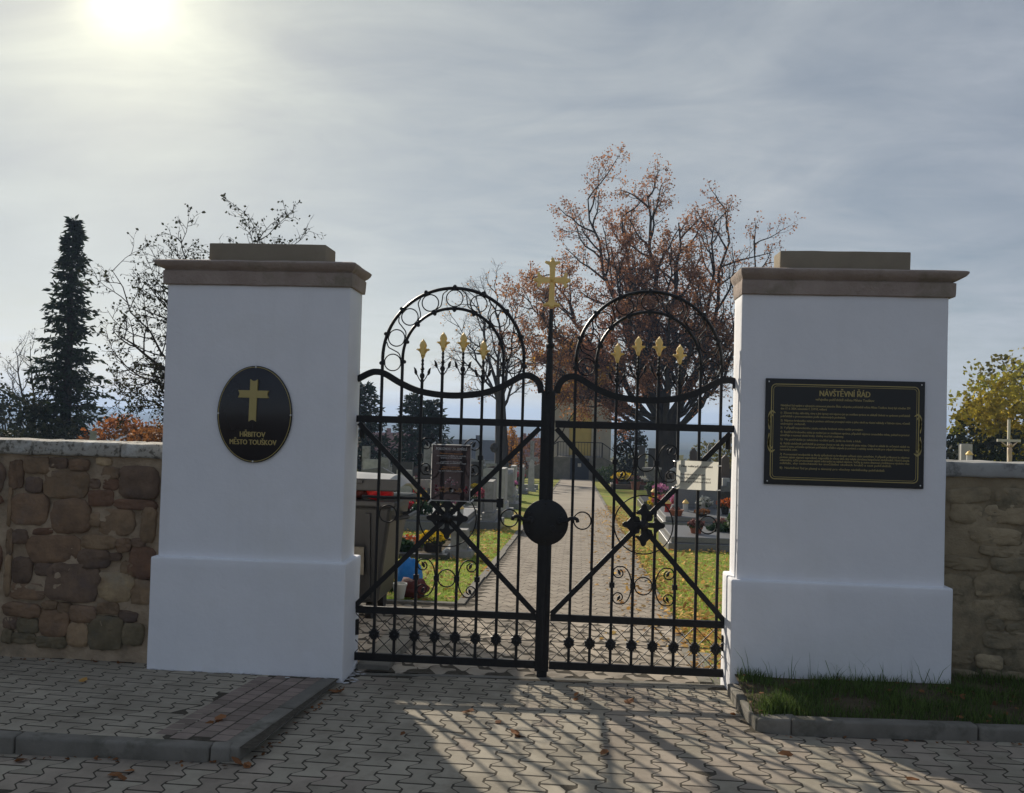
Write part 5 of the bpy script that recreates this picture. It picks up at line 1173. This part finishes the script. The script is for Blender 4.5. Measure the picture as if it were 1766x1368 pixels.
stele('grey round-topped headstone right of the oak foot', 6.0, 42, 'round', .7, 1.1, .16, 'stone_grey')
stele('dark polished headstone against the pillar edge', 4.9, 26.0, 'slant', .8, 1.15, .16, 'granite_dark')
potted('heather in a terracotta pot on the nearest granite slab', 2.02, 16.0, G(16.0)-.03+.252, .11, .13, 'terracotta', .13, 'heather', 3, n=320, flat=.9, size=.035)
potted('reddish terracotta bowl on the raised granite slab', 1.95, 18.55, G(18.3)-.03+.40, .14, .12, 'terracotta', .08, 'heather', 4, n=90, flat=.4, size=.03, green=False)
potted('brown dried plant bowl beside the terracotta bowl', 2.45, 18.6, G(18.3)-.03+.40, .12, .06, 'pot_dark', .14, 'litter_brown', 5, n=160, flat=.4, size=.045, green=False)
potted('large lilac pink chrysanthemum beneath the white notice', 2.50, 21.6, G(21.6), .2, .50, 'pot_dark', .40, 'fl_pink', 6, n=700, flat=.62, size=.06)
potted('dusky rose chrysanthemum in front of the lilac one', 2.36, 20.9, G(20.9), .17, .34, 'pot_dark', .33, 'fl_rose', 7, n=650, flat=.8, size=.055)
potted('pink flowers in a dark pot left of the lilac chrysanthemum', 1.98, 22.2, G(22.2), .14, .46, 'pot_dark', .2, 'fl_rose', 8, n=260, size=.05)
potted('bushy green pot plant against the rules board pillar', 2.88, 16.4, G(16.4), .17, .26, 'pot_dark', .30, 'leaf_green', 9, n=560, flat=1.1, size=.075, cat='plant', green=False)
potted('greyish heather mound in a pot on the far dark slab', 2.95, 37.0, G(37), .26, .3, 'pot_dark', .3, 'leaf_green', 10, n=300, size=.08, cat='plant', green=False)
potted('bright yellow chrysanthemums by the brown kerbed grave', 2.25, 46.6, G(46.6)+.22, .26, .22, 'stone_grey', .52, 'fl_yellow', 11, n=380, flat=.5, size=.12)
potted('white flowers low on the brown kerbed grave', 3.2, 46.0, G(46)+.2, .18, .2, 'terracotta', .25, 'fl_white', 12, n=160, size=.08)
potted('round brown pot at the front of the brown kerbed grave', 2.75, 44.8, G(44.8), .24, .42, 'terracotta', .26, 'heather', 13, n=180, size=.08)
potted('orange flowers among the graves below the white notice', 4.25, 31.2, G(31.2)+.3, .14, .3, 'stone_grey', .2, 'fl_orange', 14, n=160, size=.06)
potted('small orange bowl beside the green plant at the pillar', 2.66, 17.4, G(17.4)+.0, .1, .30, 'terracotta', .14, 'heather', 25, n=160, size=.04)
t = thing('stone_urn', 'large grey stone urn beside the brown kerbed grave', 'urn', (3.62, 46.2, G(46.2))); smooth_by_angle(B().lathe([(.22, 0), (.24, .08), (.14, .16), (.30, .5), (.42, .95), (.48, 1.0), (.48, 1.08), (.40, 1.06)], 14).build('bowl', 'stone_grey', t))
lantern('white lantern left of the rose chrysanthemum', 2.42, 20.6, G(20.6)+.0, .2, 'plastic_white')
lantern('red glass lantern beside the yellow chrysanthemums', 1.9, 46.2, G(46.2)+.2, .3, 'glass_red')
# --- left of the path: stones in a row with their narrow sides to the gate
rowL = [('grey slab headstone first in the row left of the path', -1.60, 18.6, .17, .75, .82, 'rect', 'stone_grey', 1.5), ('pale slab headstone second in the row left of the path', -1.66, 22.3, .20, .8, 1.03, 'rect', 'stone_white', 1.5),
        ('grey headstone with rounded top third in the row left of the path', -1.72, 25.8, .18, .7, .98, 'round', 'stone_grey', 1.4), ('pale headstone fourth in the row left of the path', -1.92, 29.8, .16, .7, 1.02, 'rect', 'stone_white', 1.4),
        ('grey headstone fifth in the row left of the path', -2.02, 35.9, .18, .7, 1.0, 'gable', 'stone_grey', 1.4)]
for lb, x, y, th, w, h, sh, m, d in rowL:
    grave(lb.replace('headstone', 'stone').replace('row left of the path', 'row left of the path'), x-.05, y+w*.2, 1.0, 1.7, 'granite' if m == 'stone_grey' else 'stone_grey', .2, 'gravel', (sh, w, h-.2, th), m, rz=R(90)-math.pi)
for t in [o for o in bpy.data.objects if o.get('category') == 'grave' and 'row left' in o['label']]:
    t.rotation_euler = (0, 0, R(-90)); t.location.x -= 1.55
stele('tall white obelisk with cross at the far end of the left row', -1.95, 38.8, 'obelisk', .26, 1.35, .26, 'stone_white')
t = thing('stone_cross', 'thin pale stone cross behind the white obelisk', 'cross', (-2.05, 41, G(41))); headstone('cross', .55, 2.15, .09).build('cross', 'stone_grey', t); B().box(-.3, .3, -.2, .2, -.05, .22).build('plinth', 'stone_grey', t)
grave('dark kerbed grave with flowers nearest the gate on the left', -2.35, 12.75, 1.15, 1.9, 'granite_dark', .10, 'soil')
stele('pale grey block stone at the end of the nearest left grave', -1.66, 13.25, 'rect', .22, .42, .30, 'stone_grey')
grave('light slab grave with white ornaments behind the nearest left one', -2.95, 17.2, 1.9, 1.8, 'granite', .22, 'slab')
stele('white upright slab behind the waste container', -4.05, 21.5, 'rect', .32, 1.08, .2, 'stone_white')
left = [(-3.4, 24.5, 'round', .7, .95, 'stone_grey', 'grey rounded stone behind the poster foot'), (-5.1, 26.5, 'rect', .6, 1.05, 'stone_grey', 'plain grey stone right of the white upright slab'), (-6.2, 29.5, 'rect', .28, 1.3, 'stone_grey', 'narrow grey pillar stone above the container lid'), (-7.3, 33.0, 'rect', .8, 1.2, 'stone_white', 'broad pale stone above the container lid'),
        (-4.4, 31.5, 'gable', .6, 1.15, 'granite_dark', 'dark gabled stone under the conifers'), (-5.9, 36.0, 'obelisk', .3, 1.9, 'stone_grey', 'grey obelisk in front of the twin conifers'), (-8.9, 38.5, 'rect', .3, 1.7, 'stone_grey', 'grey narrow stone in front of the dark conifer'), (-9.5, 37.0, 'cross', .6, 1.8, 'stone_grey', 'grey stone cross at the plaque pillar edge'),
        (-3.3, 34.5, 'round', .6, 1.0, 'stone_white', 'pale rounded stone right of the poster'), (-3.2, 39.5, 'rect', .5, 1.15, 'granite_dark', 'dark stone below the bare tree'), (-4.6, 42.5, 'cross', .6, 1.75, 'stone_grey', 'stone cross in front of the bare tree trunk'), (-2.7, 28.2, 'slant', .6, .85, 'granite', 'slanted granite stone beside the poster edge'), (-5.2, 45, 'gable', .7, 1.3, 'stone_grey', 'gabled grey stone left of the bare tree')]
for x, y, sh, w, h, m, lb in left: stele(lb, x, y, sh, w, h, .18, m, rz=R(rng.gauss(0, 6)))
rg = random.Random(61)
for side, n in ((-1, 48), (1, 34)):
    placed = []
    while len(placed) < n:
        y = rg.uniform(20.5 if side < 0 else 23, 54); x = rg.uniform(-.235*y+.2, -.035*y-2.3) if side < 0 else rg.uniform(.055*y+1.6, .165*y+.4)
        if any(abs(x-a)+abs(y-c)*.6 < .9 for a, c in placed) or (side > 0 and abs(x-4.85) < 1.2 and y > 48): continue
        placed.append((x, y)); h = rg.uniform(.55, 1.25); sh = rg.choice(('rect', 'rect', 'round', 'slant', 'gable', 'cross')); w = rg.uniform(.35, .8)
        gm = rg.choice(('stone_grey', 'granite_dark', 'granite_brown', 'granite', 'stone_white', 'granite_dark')); where = ('in the nearer' if y < 38 else 'in the farther')+' rows '+('left' if side < 0 else 'right')+' of the path'
        stele('%s %s headstone %s %s' % ('tall' if h > .9 else 'low', {'stone_grey': 'grey', 'granite_dark': 'black', 'granite_brown': 'brown', 'granite': 'granite', 'stone_white': 'pale'}[gm], {'rect': 'square-topped', 'round': 'round-topped', 'slant': 'slant-topped', 'gable': 'gabled', 'cross': 'cross-shaped'}[sh], where), x, y, sh, w, h, rg.uniform(.12, .2), gm, rz=R(rg.gauss(0, 8)), group='crowded headstones left of the path' if side < 0 else 'crowded headstones right of the path')
        if rg.random() < .8:
            pm, fm = rg.choice(('pot_dark', 'terracotta', 'stone_grey')), rg.choice(('fl_pink', 'fl_rose', 'fl_yellow', 'fl_white', 'fl_orange', 'fl_red', 'heather', 'fir_green'))
            p = potted('%s in a %s pot %s' % ({'fl_pink': 'pink flowers', 'fl_rose': 'dusky rose flowers', 'fl_yellow': 'yellow flowers', 'fl_white': 'white flowers', 'fl_orange': 'orange flowers', 'fl_red': 'red flowers', 'heather': 'brown heather', 'fir_green': 'fir sprigs'}[fm], {'pot_dark': 'dark', 'terracotta': 'terracotta', 'stone_grey': 'grey stone'}[pm], where), x+rg.uniform(-.3, .3), y-.45, zin(y-.45)+rg.uniform(0, .15), .12, .2, pm, rg.uniform(.13, .26), fm, rg.randrange(9999), n=110, size=.07)
            p['group'] = 'flower pots left of the path' if side < 0 else 'flower pots right of the path'
potted('yellow flowers in a dark planter on the nearest left grave', -2.06, 13.3, G(13.3)-.02, .15, .22, 'pot_dark', .17, 'fl_yellow', 31, n=200, flat=.7, size=.05)
potted('orange flower arrangement on the nearest left grave', -2.40, 13.7, G(13.7)+.02, .12, .10, 'pot_dark', .2, 'fl_orange', 32, n=150, flat=.4, size=.05)
potted('fir wreath arrangement left of the orange flowers', -2.55, 13.2, G(13.2)+.02, .1, .06, 'pot_dark', .2, 'fir_green', 33, n=240, flat=.4, size=.08, cat='wreath', green=False)
potted('white flowers on the light slab grave', -2.45, 17.6, G(17.6)+.26, .1, .12, 'stone_white', .15, 'fl_white', 34, n=160, size=.045)
potted('dark fir cone shaped arrangement on the light slab grave', -2.95, 17.55, G(17.55)+.26, .1, .06, 'pot_dark', .17, 'fir_green', 35, n=260, flat=1.1, size=.07, cat='wreath', green=False)
potted('pink flowers beside the first stone of the left row', -1.95, 18.9, G(18.9)+.25, .1, .36, 'stone_white', .16, 'fl_rose', 36, n=170, size=.05)
potted('red flowers between the stones of the left row', -2.1, 23.1, G(23.1)+.2, .12, .3, 'pot_dark', .18, 'fl_red', 37, n=160, size=.06)
potted('pink bouquet by the third stone of the left row', -1.95, 27.0, G(27)+.3, .12, .3, 'pot_dark', .2, 'fl_pink', 38, n=160, size=.06)
potted('pale bouquet behind the white upright slab', -4.9, 25, G(25)+.1, .14, .3, 'pot_dark', .22, 'fl_white', 39, n=160, size=.06)
potted('white flower bowl left of the poster', -5.6, 30, G(30)+.2, .16, .3, 'stone_grey', .28, 'fl_white', 40, n=180, size=.07)
potted('red and green bouquet at the far end of the left row', -2.35, 36.6, G(36.6)+.3, .16, .3, 'pot_dark', .24, 'fl_rose', 41, n=160, size=.08)
lantern('white lantern on the light slab grave', -2.2, 17.5, G(17.5)+.27, .16, 'plastic_white')
lantern('red lantern on the light slab grave', -2.68, 17.9, G(17.9)+.27, .16, 'glass_red')
lantern('clear lantern beside the first row stone', -2.0, 19.6, G(19.6)+.15, .2, 'plastic_white')
# small clutter on the nearest graves
for lb, x, y, z, sz_, m in (('red lantern on the raised granite slab, left end', 1.85, 19.3, G(18.3)+.37, .17, 'glass_red'), ('white lantern in the middle of the raised granite slab', 2.25, 19.6, G(18.3)+.37, .16, 'plastic_white'), ('red lantern on the far dark slab', 2.3, 28.2, G(27.6)+.23, .24, 'glass_red'), ('white lantern on the far dark slab', 2.9, 28.4, G(27.6)+.23, .24, 'plastic_white'),
                            ('red lantern on the nearest left grave', -2.66, 13.9, G(13.9)+.04, .15, 'glass_red'), ('white lantern on the nearest left grave', -2.22, 14.1, G(14.1)+.04, .16, 'plastic_white'), ('red lantern behind the light slab grave', -3.4, 18.6, G(18.6)+.25, .17, 'glass_red')):
    lantern(lb, x, y, z, sz_, m)
potted('white bouquet on the raised granite slab', 2.62, 19.5, G(18.3)+.37, .09, .16, 'stone_white', .16, 'fl_white', 71, n=170, size=.05)
potted('orange bouquet at the right end of the raised slab', 3.0, 19.2, G(18.3)+.37, .09, .16, 'pot_dark', .17, 'fl_orange', 72, n=170, size=.05)
potted('pink bouquet on the far dark slab', 2.55, 29.0, G(27.6)+.23, .12, .22, 'stone_grey', .24, 'fl_pink', 73, n=170, size=.07)
potted('yellow bouquet between the raised slab and the far slab', 2.1, 24.8, G(24.8), .14, .3, 'terracotta', .24, 'fl_yellow', 74, n=190, size=.07)
potted('dark fir wreath lying on the nearest granite slab', 2.5, 16.5, G(16.5)+.21, .12, .05, 'pot_dark', .19, 'fir_green', 75, n=260, flat=.35, size=.07, cat='wreath', green=False)
potted('red bouquet on the light slab grave', -3.3, 17.8, G(17.8)+.26, .09, .14, 'pot_dark', .15, 'fl_red', 76, n=150, size=.05)
potted('pink bouquet between left row and poster', -2.9, 21.2, G(21.2), .13, .3, 'stone_grey', .22, 'fl_pink', 77, n=170, size=.06)
potted('white bouquet before the second row stone', -2.6, 23.6, G(23.6)+.1, .12, .28, 'stone_white', .22, 'fl_white', 78, n=170, size=.06)
# --- over the right wall
def crucifix():
    x, y = 6.235, 14.0; z = zin(y); t = thing('crucifix', 'pale stone crucifix with figure standing above the right wall', 'crucifix', (x, y, z)); H = 1.91-z
    bevel(B().box(-.22, .22, -.18, .18, -.1, .75).build('pedestal', 'stone_grey', t), .01, 1)
    b = B(); b.box(-.017, .017, -.012, .014, .75, H); b.box(-.165, -.0175, -.012, .012, H-.325, H-.288); b.box(.0175, .165, -.012, .012, H-.325, H-.288); b.build('cross', 'wood_white', t)
    c = B(); s = H-.33
    c.tube([(0, -.028, s-.06), (0, -.036, s-.10), (0, -.034, s-.16), (.004, -.034, s-.21), (.002, -.042, s-.25), (0, -.034, s-.34), (0, -.028, s-.42), (0, -.040, s-.445)], [.012, .034, .028, .030, .026, .020, .014, .010], 8)
    for q in (-1, 1): c.tube([(q*.012, -.034, s-.075), (q*.055, -.03, s-.045), (q*.095, -.02, s-.01), (q*.118, -.016, s+.012)], [.013, .011, .009, .007], 6)
    c.ball((.006, -.046, s-.035), .021, 8, 6, 1.25); c.build('figure', 'corpus', t, smooth=True)
crucifix()
t = stele('grey headstone top carrying a lantern just over the right wall', 4.05, 10.0, 'rect', .7, 1.57, .16, 'stone_grey')
lantern('small brass lantern just above the right wall coping', 4.06, 10.0, 1.405-.02, .085, 'plastic_white')
stele('little white stone cross above the right wall coping', 4.42, 11.0, 'cross', .34, 1.78, .08, 'stone_white')
stele('pale stone cross low over the left wall before the spruce', -11.9, 22, 'cross', .34, 1.78, .1, 'stone_grey')
stele('pale flat headstone low over the left wall', -9.0, 24, 'rect', .8, 1.62, .16, 'stone_white')

# ------------------------------------------------------------------ waste container and things left beside it
def container():
    t = thing('waste_container', 'dark grey wheeled waste container with overfull lid behind the plaque pillar', 'container', (-2.2, 8.28, zin(8.3)+.012)); H = 1.0
    def trap(x0, x1, y0, y1, z0, a0, a1, b0, b1, z1): return [(x0, y0, z0), (x1, y0, z0), (x1, y1, z0), (x0, y1, z0), (a0, b0, z1), (a1, b0, z1), (a1, b1, z1), (a0, b1, z1)]
    o = B().add(trap(-.50, .50, -.33, .33, .16, -.62, .62, -.44, .44, H), BOXF).build('body', 'bin_body', t); bevel(o, .03, 2)
    bevel(B().box(-.67, .67, -.50, .50, H, H+.055).build('rim', 'bin_body', t), .015, 2)
    for k in range(5): x = -.42+.21*k; B().add(trap(x-.02, x+.02, -.36, -.33, .2, x-.02, x+.02, -.462, -.43, H-.06), BOXF).build('rib', 'bin_body', t)
    lid = B(); n = 8                                   # lid propped open on the rubbish, hinged at the back
    for j in range(n+1):
        a = j/n; y = -1.04+1.04*a; z = .05+.07*math.sin(math.pi*a)
        for xx in (-.69, -.60, -.2, .2, .60, .69): lid.v.append((xx, y, z-(.075 if abs(xx) > .65 else 0)+(.012 if abs(xx) < .3 else 0)))
    lid.f = [(j*6+i, j*6+i+1, (j+1)*6+i+1, (j+1)*6+i) for j in range(n) for i in range(5)]; lo = lid.build('lid', 'bin_lid_sunlit', t); lo.location = (0, .53, H+.085); lo.rotation_euler = (R(-5.5), 0, 0); md = lo.modifiers.new('thick', 'SOLIDIFY'); md.thickness = .02
    bevel(B().box(-.70, .70, -1.075, -1.045, -.045, .058).build('lid_front', 'bin_body', lo), .01, 2)
    for x in (-.3, .3): B().box(x-.09, x+.09, -1.115, -1.076, .02, .045).build('lid_grip', 'bin_body', lo)
    for x in (-.42, .42):
        for y in (-.25, .25): w = B().lathe([(.085, -.025), (.085, .025)], 12).build('wheel', 'rubber', t); w.rotation_euler = (0, R(90), 0); w.location = (x, y, .086)
    for s in (-1, 1): B().tube([(s*.60, -.2, H-.12), (s*.72, -.2, H-.10), (s*.72, .2, H-.10), (s*.60, .2, H-.12)], .02, 6).build('lift_bar', 'bin_body', t)
    b = B(); b.add([(.18, -.452, .42), (.40, -.452, .42), (.40, -.472, .66), (.18, -.472, .66)], [(0, 1, 2, 3)]); b.build('sticker', 'concrete', t)
    return t
container()
def lump(name, label, cat, x, y, z, rx, ry, rz_, m, seed, amp=.35):
    bm = bmesh.new(); bmesh.ops.create_icosphere(bm, subdivisions=3, radius=1.0)
    for v in bm.verts:
        n = 1+amp*mnoise.noise(v.co*1.7+Vector((seed, 0, 0)))+amp*.5*mnoise.noise(v.co*4+Vector((seed, 3, 0))); v.co = Vector((v.co.x*rx, v.co.y*ry, v.co.z*rz_))*n
    mz = min(v.co.z for v in bm.verts); me = bpy.data.meshes.new(name); bm.to_mesh(me); bm.free(); me.materials.append(MATS[m]); me.shade_smooth(); o = link(name, me); o.location = (x, y, z-mz); return tag(o, label, cat)
zr = zin(8.3)+1.0+.065
lump('rubbish_bag', 'bright red rubbish squeezed under the container lid', 'rubbish', -1.70, 7.88, zr, .12, .12, .085, 'trash_red', 1)
lump('rubbish_bag', 'cream plastic bag squeezed under the container lid', 'rubbish', -2.10, 7.86, zr, .13, .12, .07, 'trash_cream', 4)
lump('rubbish_bag', 'dark red wrapping between the cream bag and red rubbish', 'rubbish', -1.90, 7.94, zr, .10, .12, .07, 'cloth_brown', 7)
lump('blue_bag', 'bright blue plastic bag leaning beside the waste container', 'bag', -1.72, 9.55, zin(9.55), .14, .12, .20, 'bag_blue', 9, .25)
lump('brown_cloth', 'dark red brown cloth lying in front of the blue bag', 'cloth', -1.63, 9.25, zin(9.25), .16, .13, .095, 'cloth_brown', 12, .4)
t = thing('plastic_pot', 'empty white plastic flower pot before the blue bag', 'pot', (-1.72, 9.06, zin(9.0)+.03)); smooth_by_angle(B().lathe([(.045, 0), (.068, .13), (.074, .132), (.074, .15), (.064, .15), (.05, .03)], 14).build('pot', 'plastic_white', t))
potted('small leafy cutting left in the grass by the white pot', -1.90, 9.1, zin(9.1)+.02, .05, .06, 'plastic_white', .08, 'leaf_green', 55, n=70, size=.06, cat='plant', green=False)

# ------------------------------------------------------------------ grass and fallen leaves
def blades(name, label, spots, hmin, hmax, w, m, seed):
    r_ = random.Random(seed); b = B()
    for (x, y, z, k) in spots:
        a = r_.uniform(0, 6.283); h = r_.uniform(hmin, hmax)*k; lx, ly = r_.gauss(0, .35)*h, r_.gauss(0, .35)*h; c, s = math.cos(a)*w/2, math.sin(a)*w/2
        b.add([(x-c, y-s, z), (x+c, y+s, z), (x+c*.6+lx*.4, y+s*.6+ly*.4, z+h*.6), (x-c*.6+lx*.4, y-s*.6+ly*.4, z+h*.6), (x+lx, y+ly, z+h)], [(0, 1, 2, 3), (3, 2, 4)])
    return tag(b.build(name, m), label, 'grass', kind='stuff')
r_ = random.Random(8); sp = []
for k in range(15000):
    x = 1.0+2.6*r_.random()**1.1; y = 5.15+.85*r_.random()
    if .96 < x < 2.29 and y > 5.83: continue
    n = mnoise.noise(Vector((x*2.5, y*4, 1)))
    if n < -.12+.3*(.5-abs(y-5.5)) and r_.random() < .8: continue
    sp.append((x, y, bed_z(x, y)-.005, .5+.9*max(0, n+.3)))
for k in range(700):                              # taller tuft at the corner
    x = 1.14+r_.gauss(0, .06); y = 5.24+r_.gauss(0, .045); sp.append((x, y, bed_z(x, y)-.005, 1.5))
for k in range(60): x = 1.05+1.15*r_.random(); sp.append((x, 5.80, bed_z(x, 5.8), 2.3))
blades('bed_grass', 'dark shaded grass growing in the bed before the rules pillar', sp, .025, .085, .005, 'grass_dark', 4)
sp = []
for k in range(52000):
    if r_.random() < .5: x = .92+2.6*r_.random(); y = 6.25+9.2*r_.random()**1.2
    else:
        x = -3.4+2.24*r_.random(); y = 8.98+8.5*r_.random()**1.2
    sp.append((x, y, zin(y)-.005, .7+.6*mnoise.noise(Vector((x*2, y*2, 3)))))
blades('lawn_grass', 'sunlit autumn grass either side of the cemetery path', sp, .02, .06, .007, 'grass_lawn', 5)
def leaf_shape(b, p, s, rr):
    d = Vector((rr.gauss(0, 1), rr.gauss(0, 1), rr.gauss(0, .25))).normalized(); e = Vector((-d.y, d.x, rr.gauss(0, .35))).normalized()
    q = [p, p+d*s*.3+e*s*.3, p+d*s*.75+e*s*.28+Vector((0, 0, s*.1)), p+d*s, p+d*s*.7-e*s*.3, p+d*s*.3-e*s*.26]
    b.add(q+[p+d*s*.5+Vector((0, 0, s*.05*rr.random()))], [(0, 1, 6), (1, 2, 6), (2, 3, 6), (3, 4, 6), (4, 5, 6), (5, 0, 6)])
b = B(); rr = random.Random(19)
for k in range(7500):
    u = rr.random()
    if u < .40: x = .84+abs(rr.gauss(0, .35)); y = 6.5+22*rr.random()**1.3; z = zin(y)+(.04 if x < .9 else .02)
    elif u < .66: x = 1.0+2.6*rr.random(); y = 6.4+9*rr.random(); z = zin(y)+.025
    elif u < .92: x = -3.3+2.2*rr.random(); y = 9.1+9*rr.random(); z = zin(y)+.025
    else: x = .8-abs(rr.gauss(0, .3)); y = 7+20*rr.random(); z = zin(y)+.028
    leaf_shape(b, Vector((x, y, z)), rr.uniform(.03, .075), rr)
tag(b.build('leaf_litter', 'litter'), 'yellow and orange leaf litter on the lawn and path edge', 'leaves', kind='stuff')
b = B()
for k in range(150):                              # small dry scraps in gutters and joints of the street
    u = rr.random()
    if u < .35: x = -3.4+1.9*rr.random(); y = 4.27+rr.gauss(0, .02); z = zst(y, x)+.006
    elif u < .55: y = 4.4+1.3*rr.random(); x = -1.44-.065*(5.6-y)+abs(rr.gauss(0, .02)); z = zst(y, x)+.006
    elif u < .8: x = 1.0+2.0*rr.random(); y = 5.03-abs(rr.gauss(0, .015)); z = zst(y, x)+.006
    else: x = -3.9+1.2*rr.random(); y = 5.90+rr.gauss(0, .02); z = zsw(y)+.006
    leaf_shape(b, Vector((x, y, z)), rr.uniform(.012, .035), rr)
for k in range(60):
    x = 1.0+1.8*rr.random(); y = 5.2+.6*rr.random(); leaf_shape(b, Vector((x, y, bed_z(x, y)+.02)), rr.uniform(.02, .05), rr)
tag(b.build('leaf_scraps', 'litter_brown'), 'small dry leaf scraps gathered along the kerbs', 'leaves', kind='stuff')
# single fallen leaves lying on the paving
LV = [((430, 1300), -1.52, 4.28), (None, -2.02, 4.10), (None, -2.55, 4.22), (None, -1.84, 4.72), (None, -2.95, 5.40), (None, -1.39, 5.55), (None, -.62, 5.25), (None, .02, 5.62), (None, .30, 5.58), (None, -.28, 4.84), (None, -.42, 5.10), (None, .66, 5.02), (None, 1.10, 4.72), (None, 1.55, 4.46), (None, -.88, 4.86), (None, .92, 5.36), (None, .15, 4.60)]
lab = {1: 'large pale brown maple leaf on the street paving below the kerb corner', 4: 'yellow leaf lying on the raised pavement by the left wall', 3: 'curled brown leaf on the strip of red bricks', 0: 'brown leaf lying at the outer kerb corner', 5: 'curled leaf wedged at the kerb end by the plaque pillar', 13: 'pale leaf on the shaded paving at the lower right',
       2: 'small brown leaf on the street under the long left kerb', 6: 'brown leaf in sunlight nearest the plaque pillar shadow', 7: 'large curled leaf just in front of the meeting post', 8: 'small leaf right of the large curled leaf before the post', 9: 'large ragged leaf in the middle of the sunlit paving',
       10: 'small leaf just left of the ragged middle leaf', 11: 'brown leaf in the gate shadow right of centre', 12: 'crumpled leaf on the sunlit paving below the bed kerb', 14: 'brown leaf in the shade left of the sunlit paving', 15: 'leaf lying by the kerb corner at the rules pillar foot', 16: 'leaf nearest the bottom edge in front of the post'}
for k, (_, x, y) in enumerate(LV):
    sw = on_sidewalk(x, y); z = (zsw(y) if sw else zst(y, x))+.008; b = B()
    for q in range(3 if k in (0, 1, 3, 5, 7, 9) else 1): leaf_shape(b, Vector((rr.gauss(0, .006), rr.gauss(0, .006), .003*q)), rr.uniform(.05, .085), rr)
    o = b.build('fallen_leaf', 'litter_brown' if k != 4 else 'litter'); o.location = (x, y, z)
    tag(o, lab.get(k, 'dry brown leaf lying on the sunlit street paving before the gate'), 'leaf', 'fallen leaves on the paving')

# ------------------------------------------------------------------ haze
hb = B().box(-3700, 3700, -80, 3400, -23, 40).build('haze', None); tag(hb, kind='stuff')
hm = bpy.data.materials.new('haze'); hm.use_nodes = True; t = hm.node_tree; t.nodes.clear()
pv = N('ShaderNodeVolumePrincipled', t); pv.inputs['Color'].default_value = (.50, .68, 1.0, 1); pv.inputs['Density'].default_value = .00060; pv.inputs['Anisotropy'].default_value = .2
ou = N('ShaderNodeOutputMaterial', t); L(t, pv.outputs[0], ou.inputs['Volume']); hb.data.materials.append(hm)
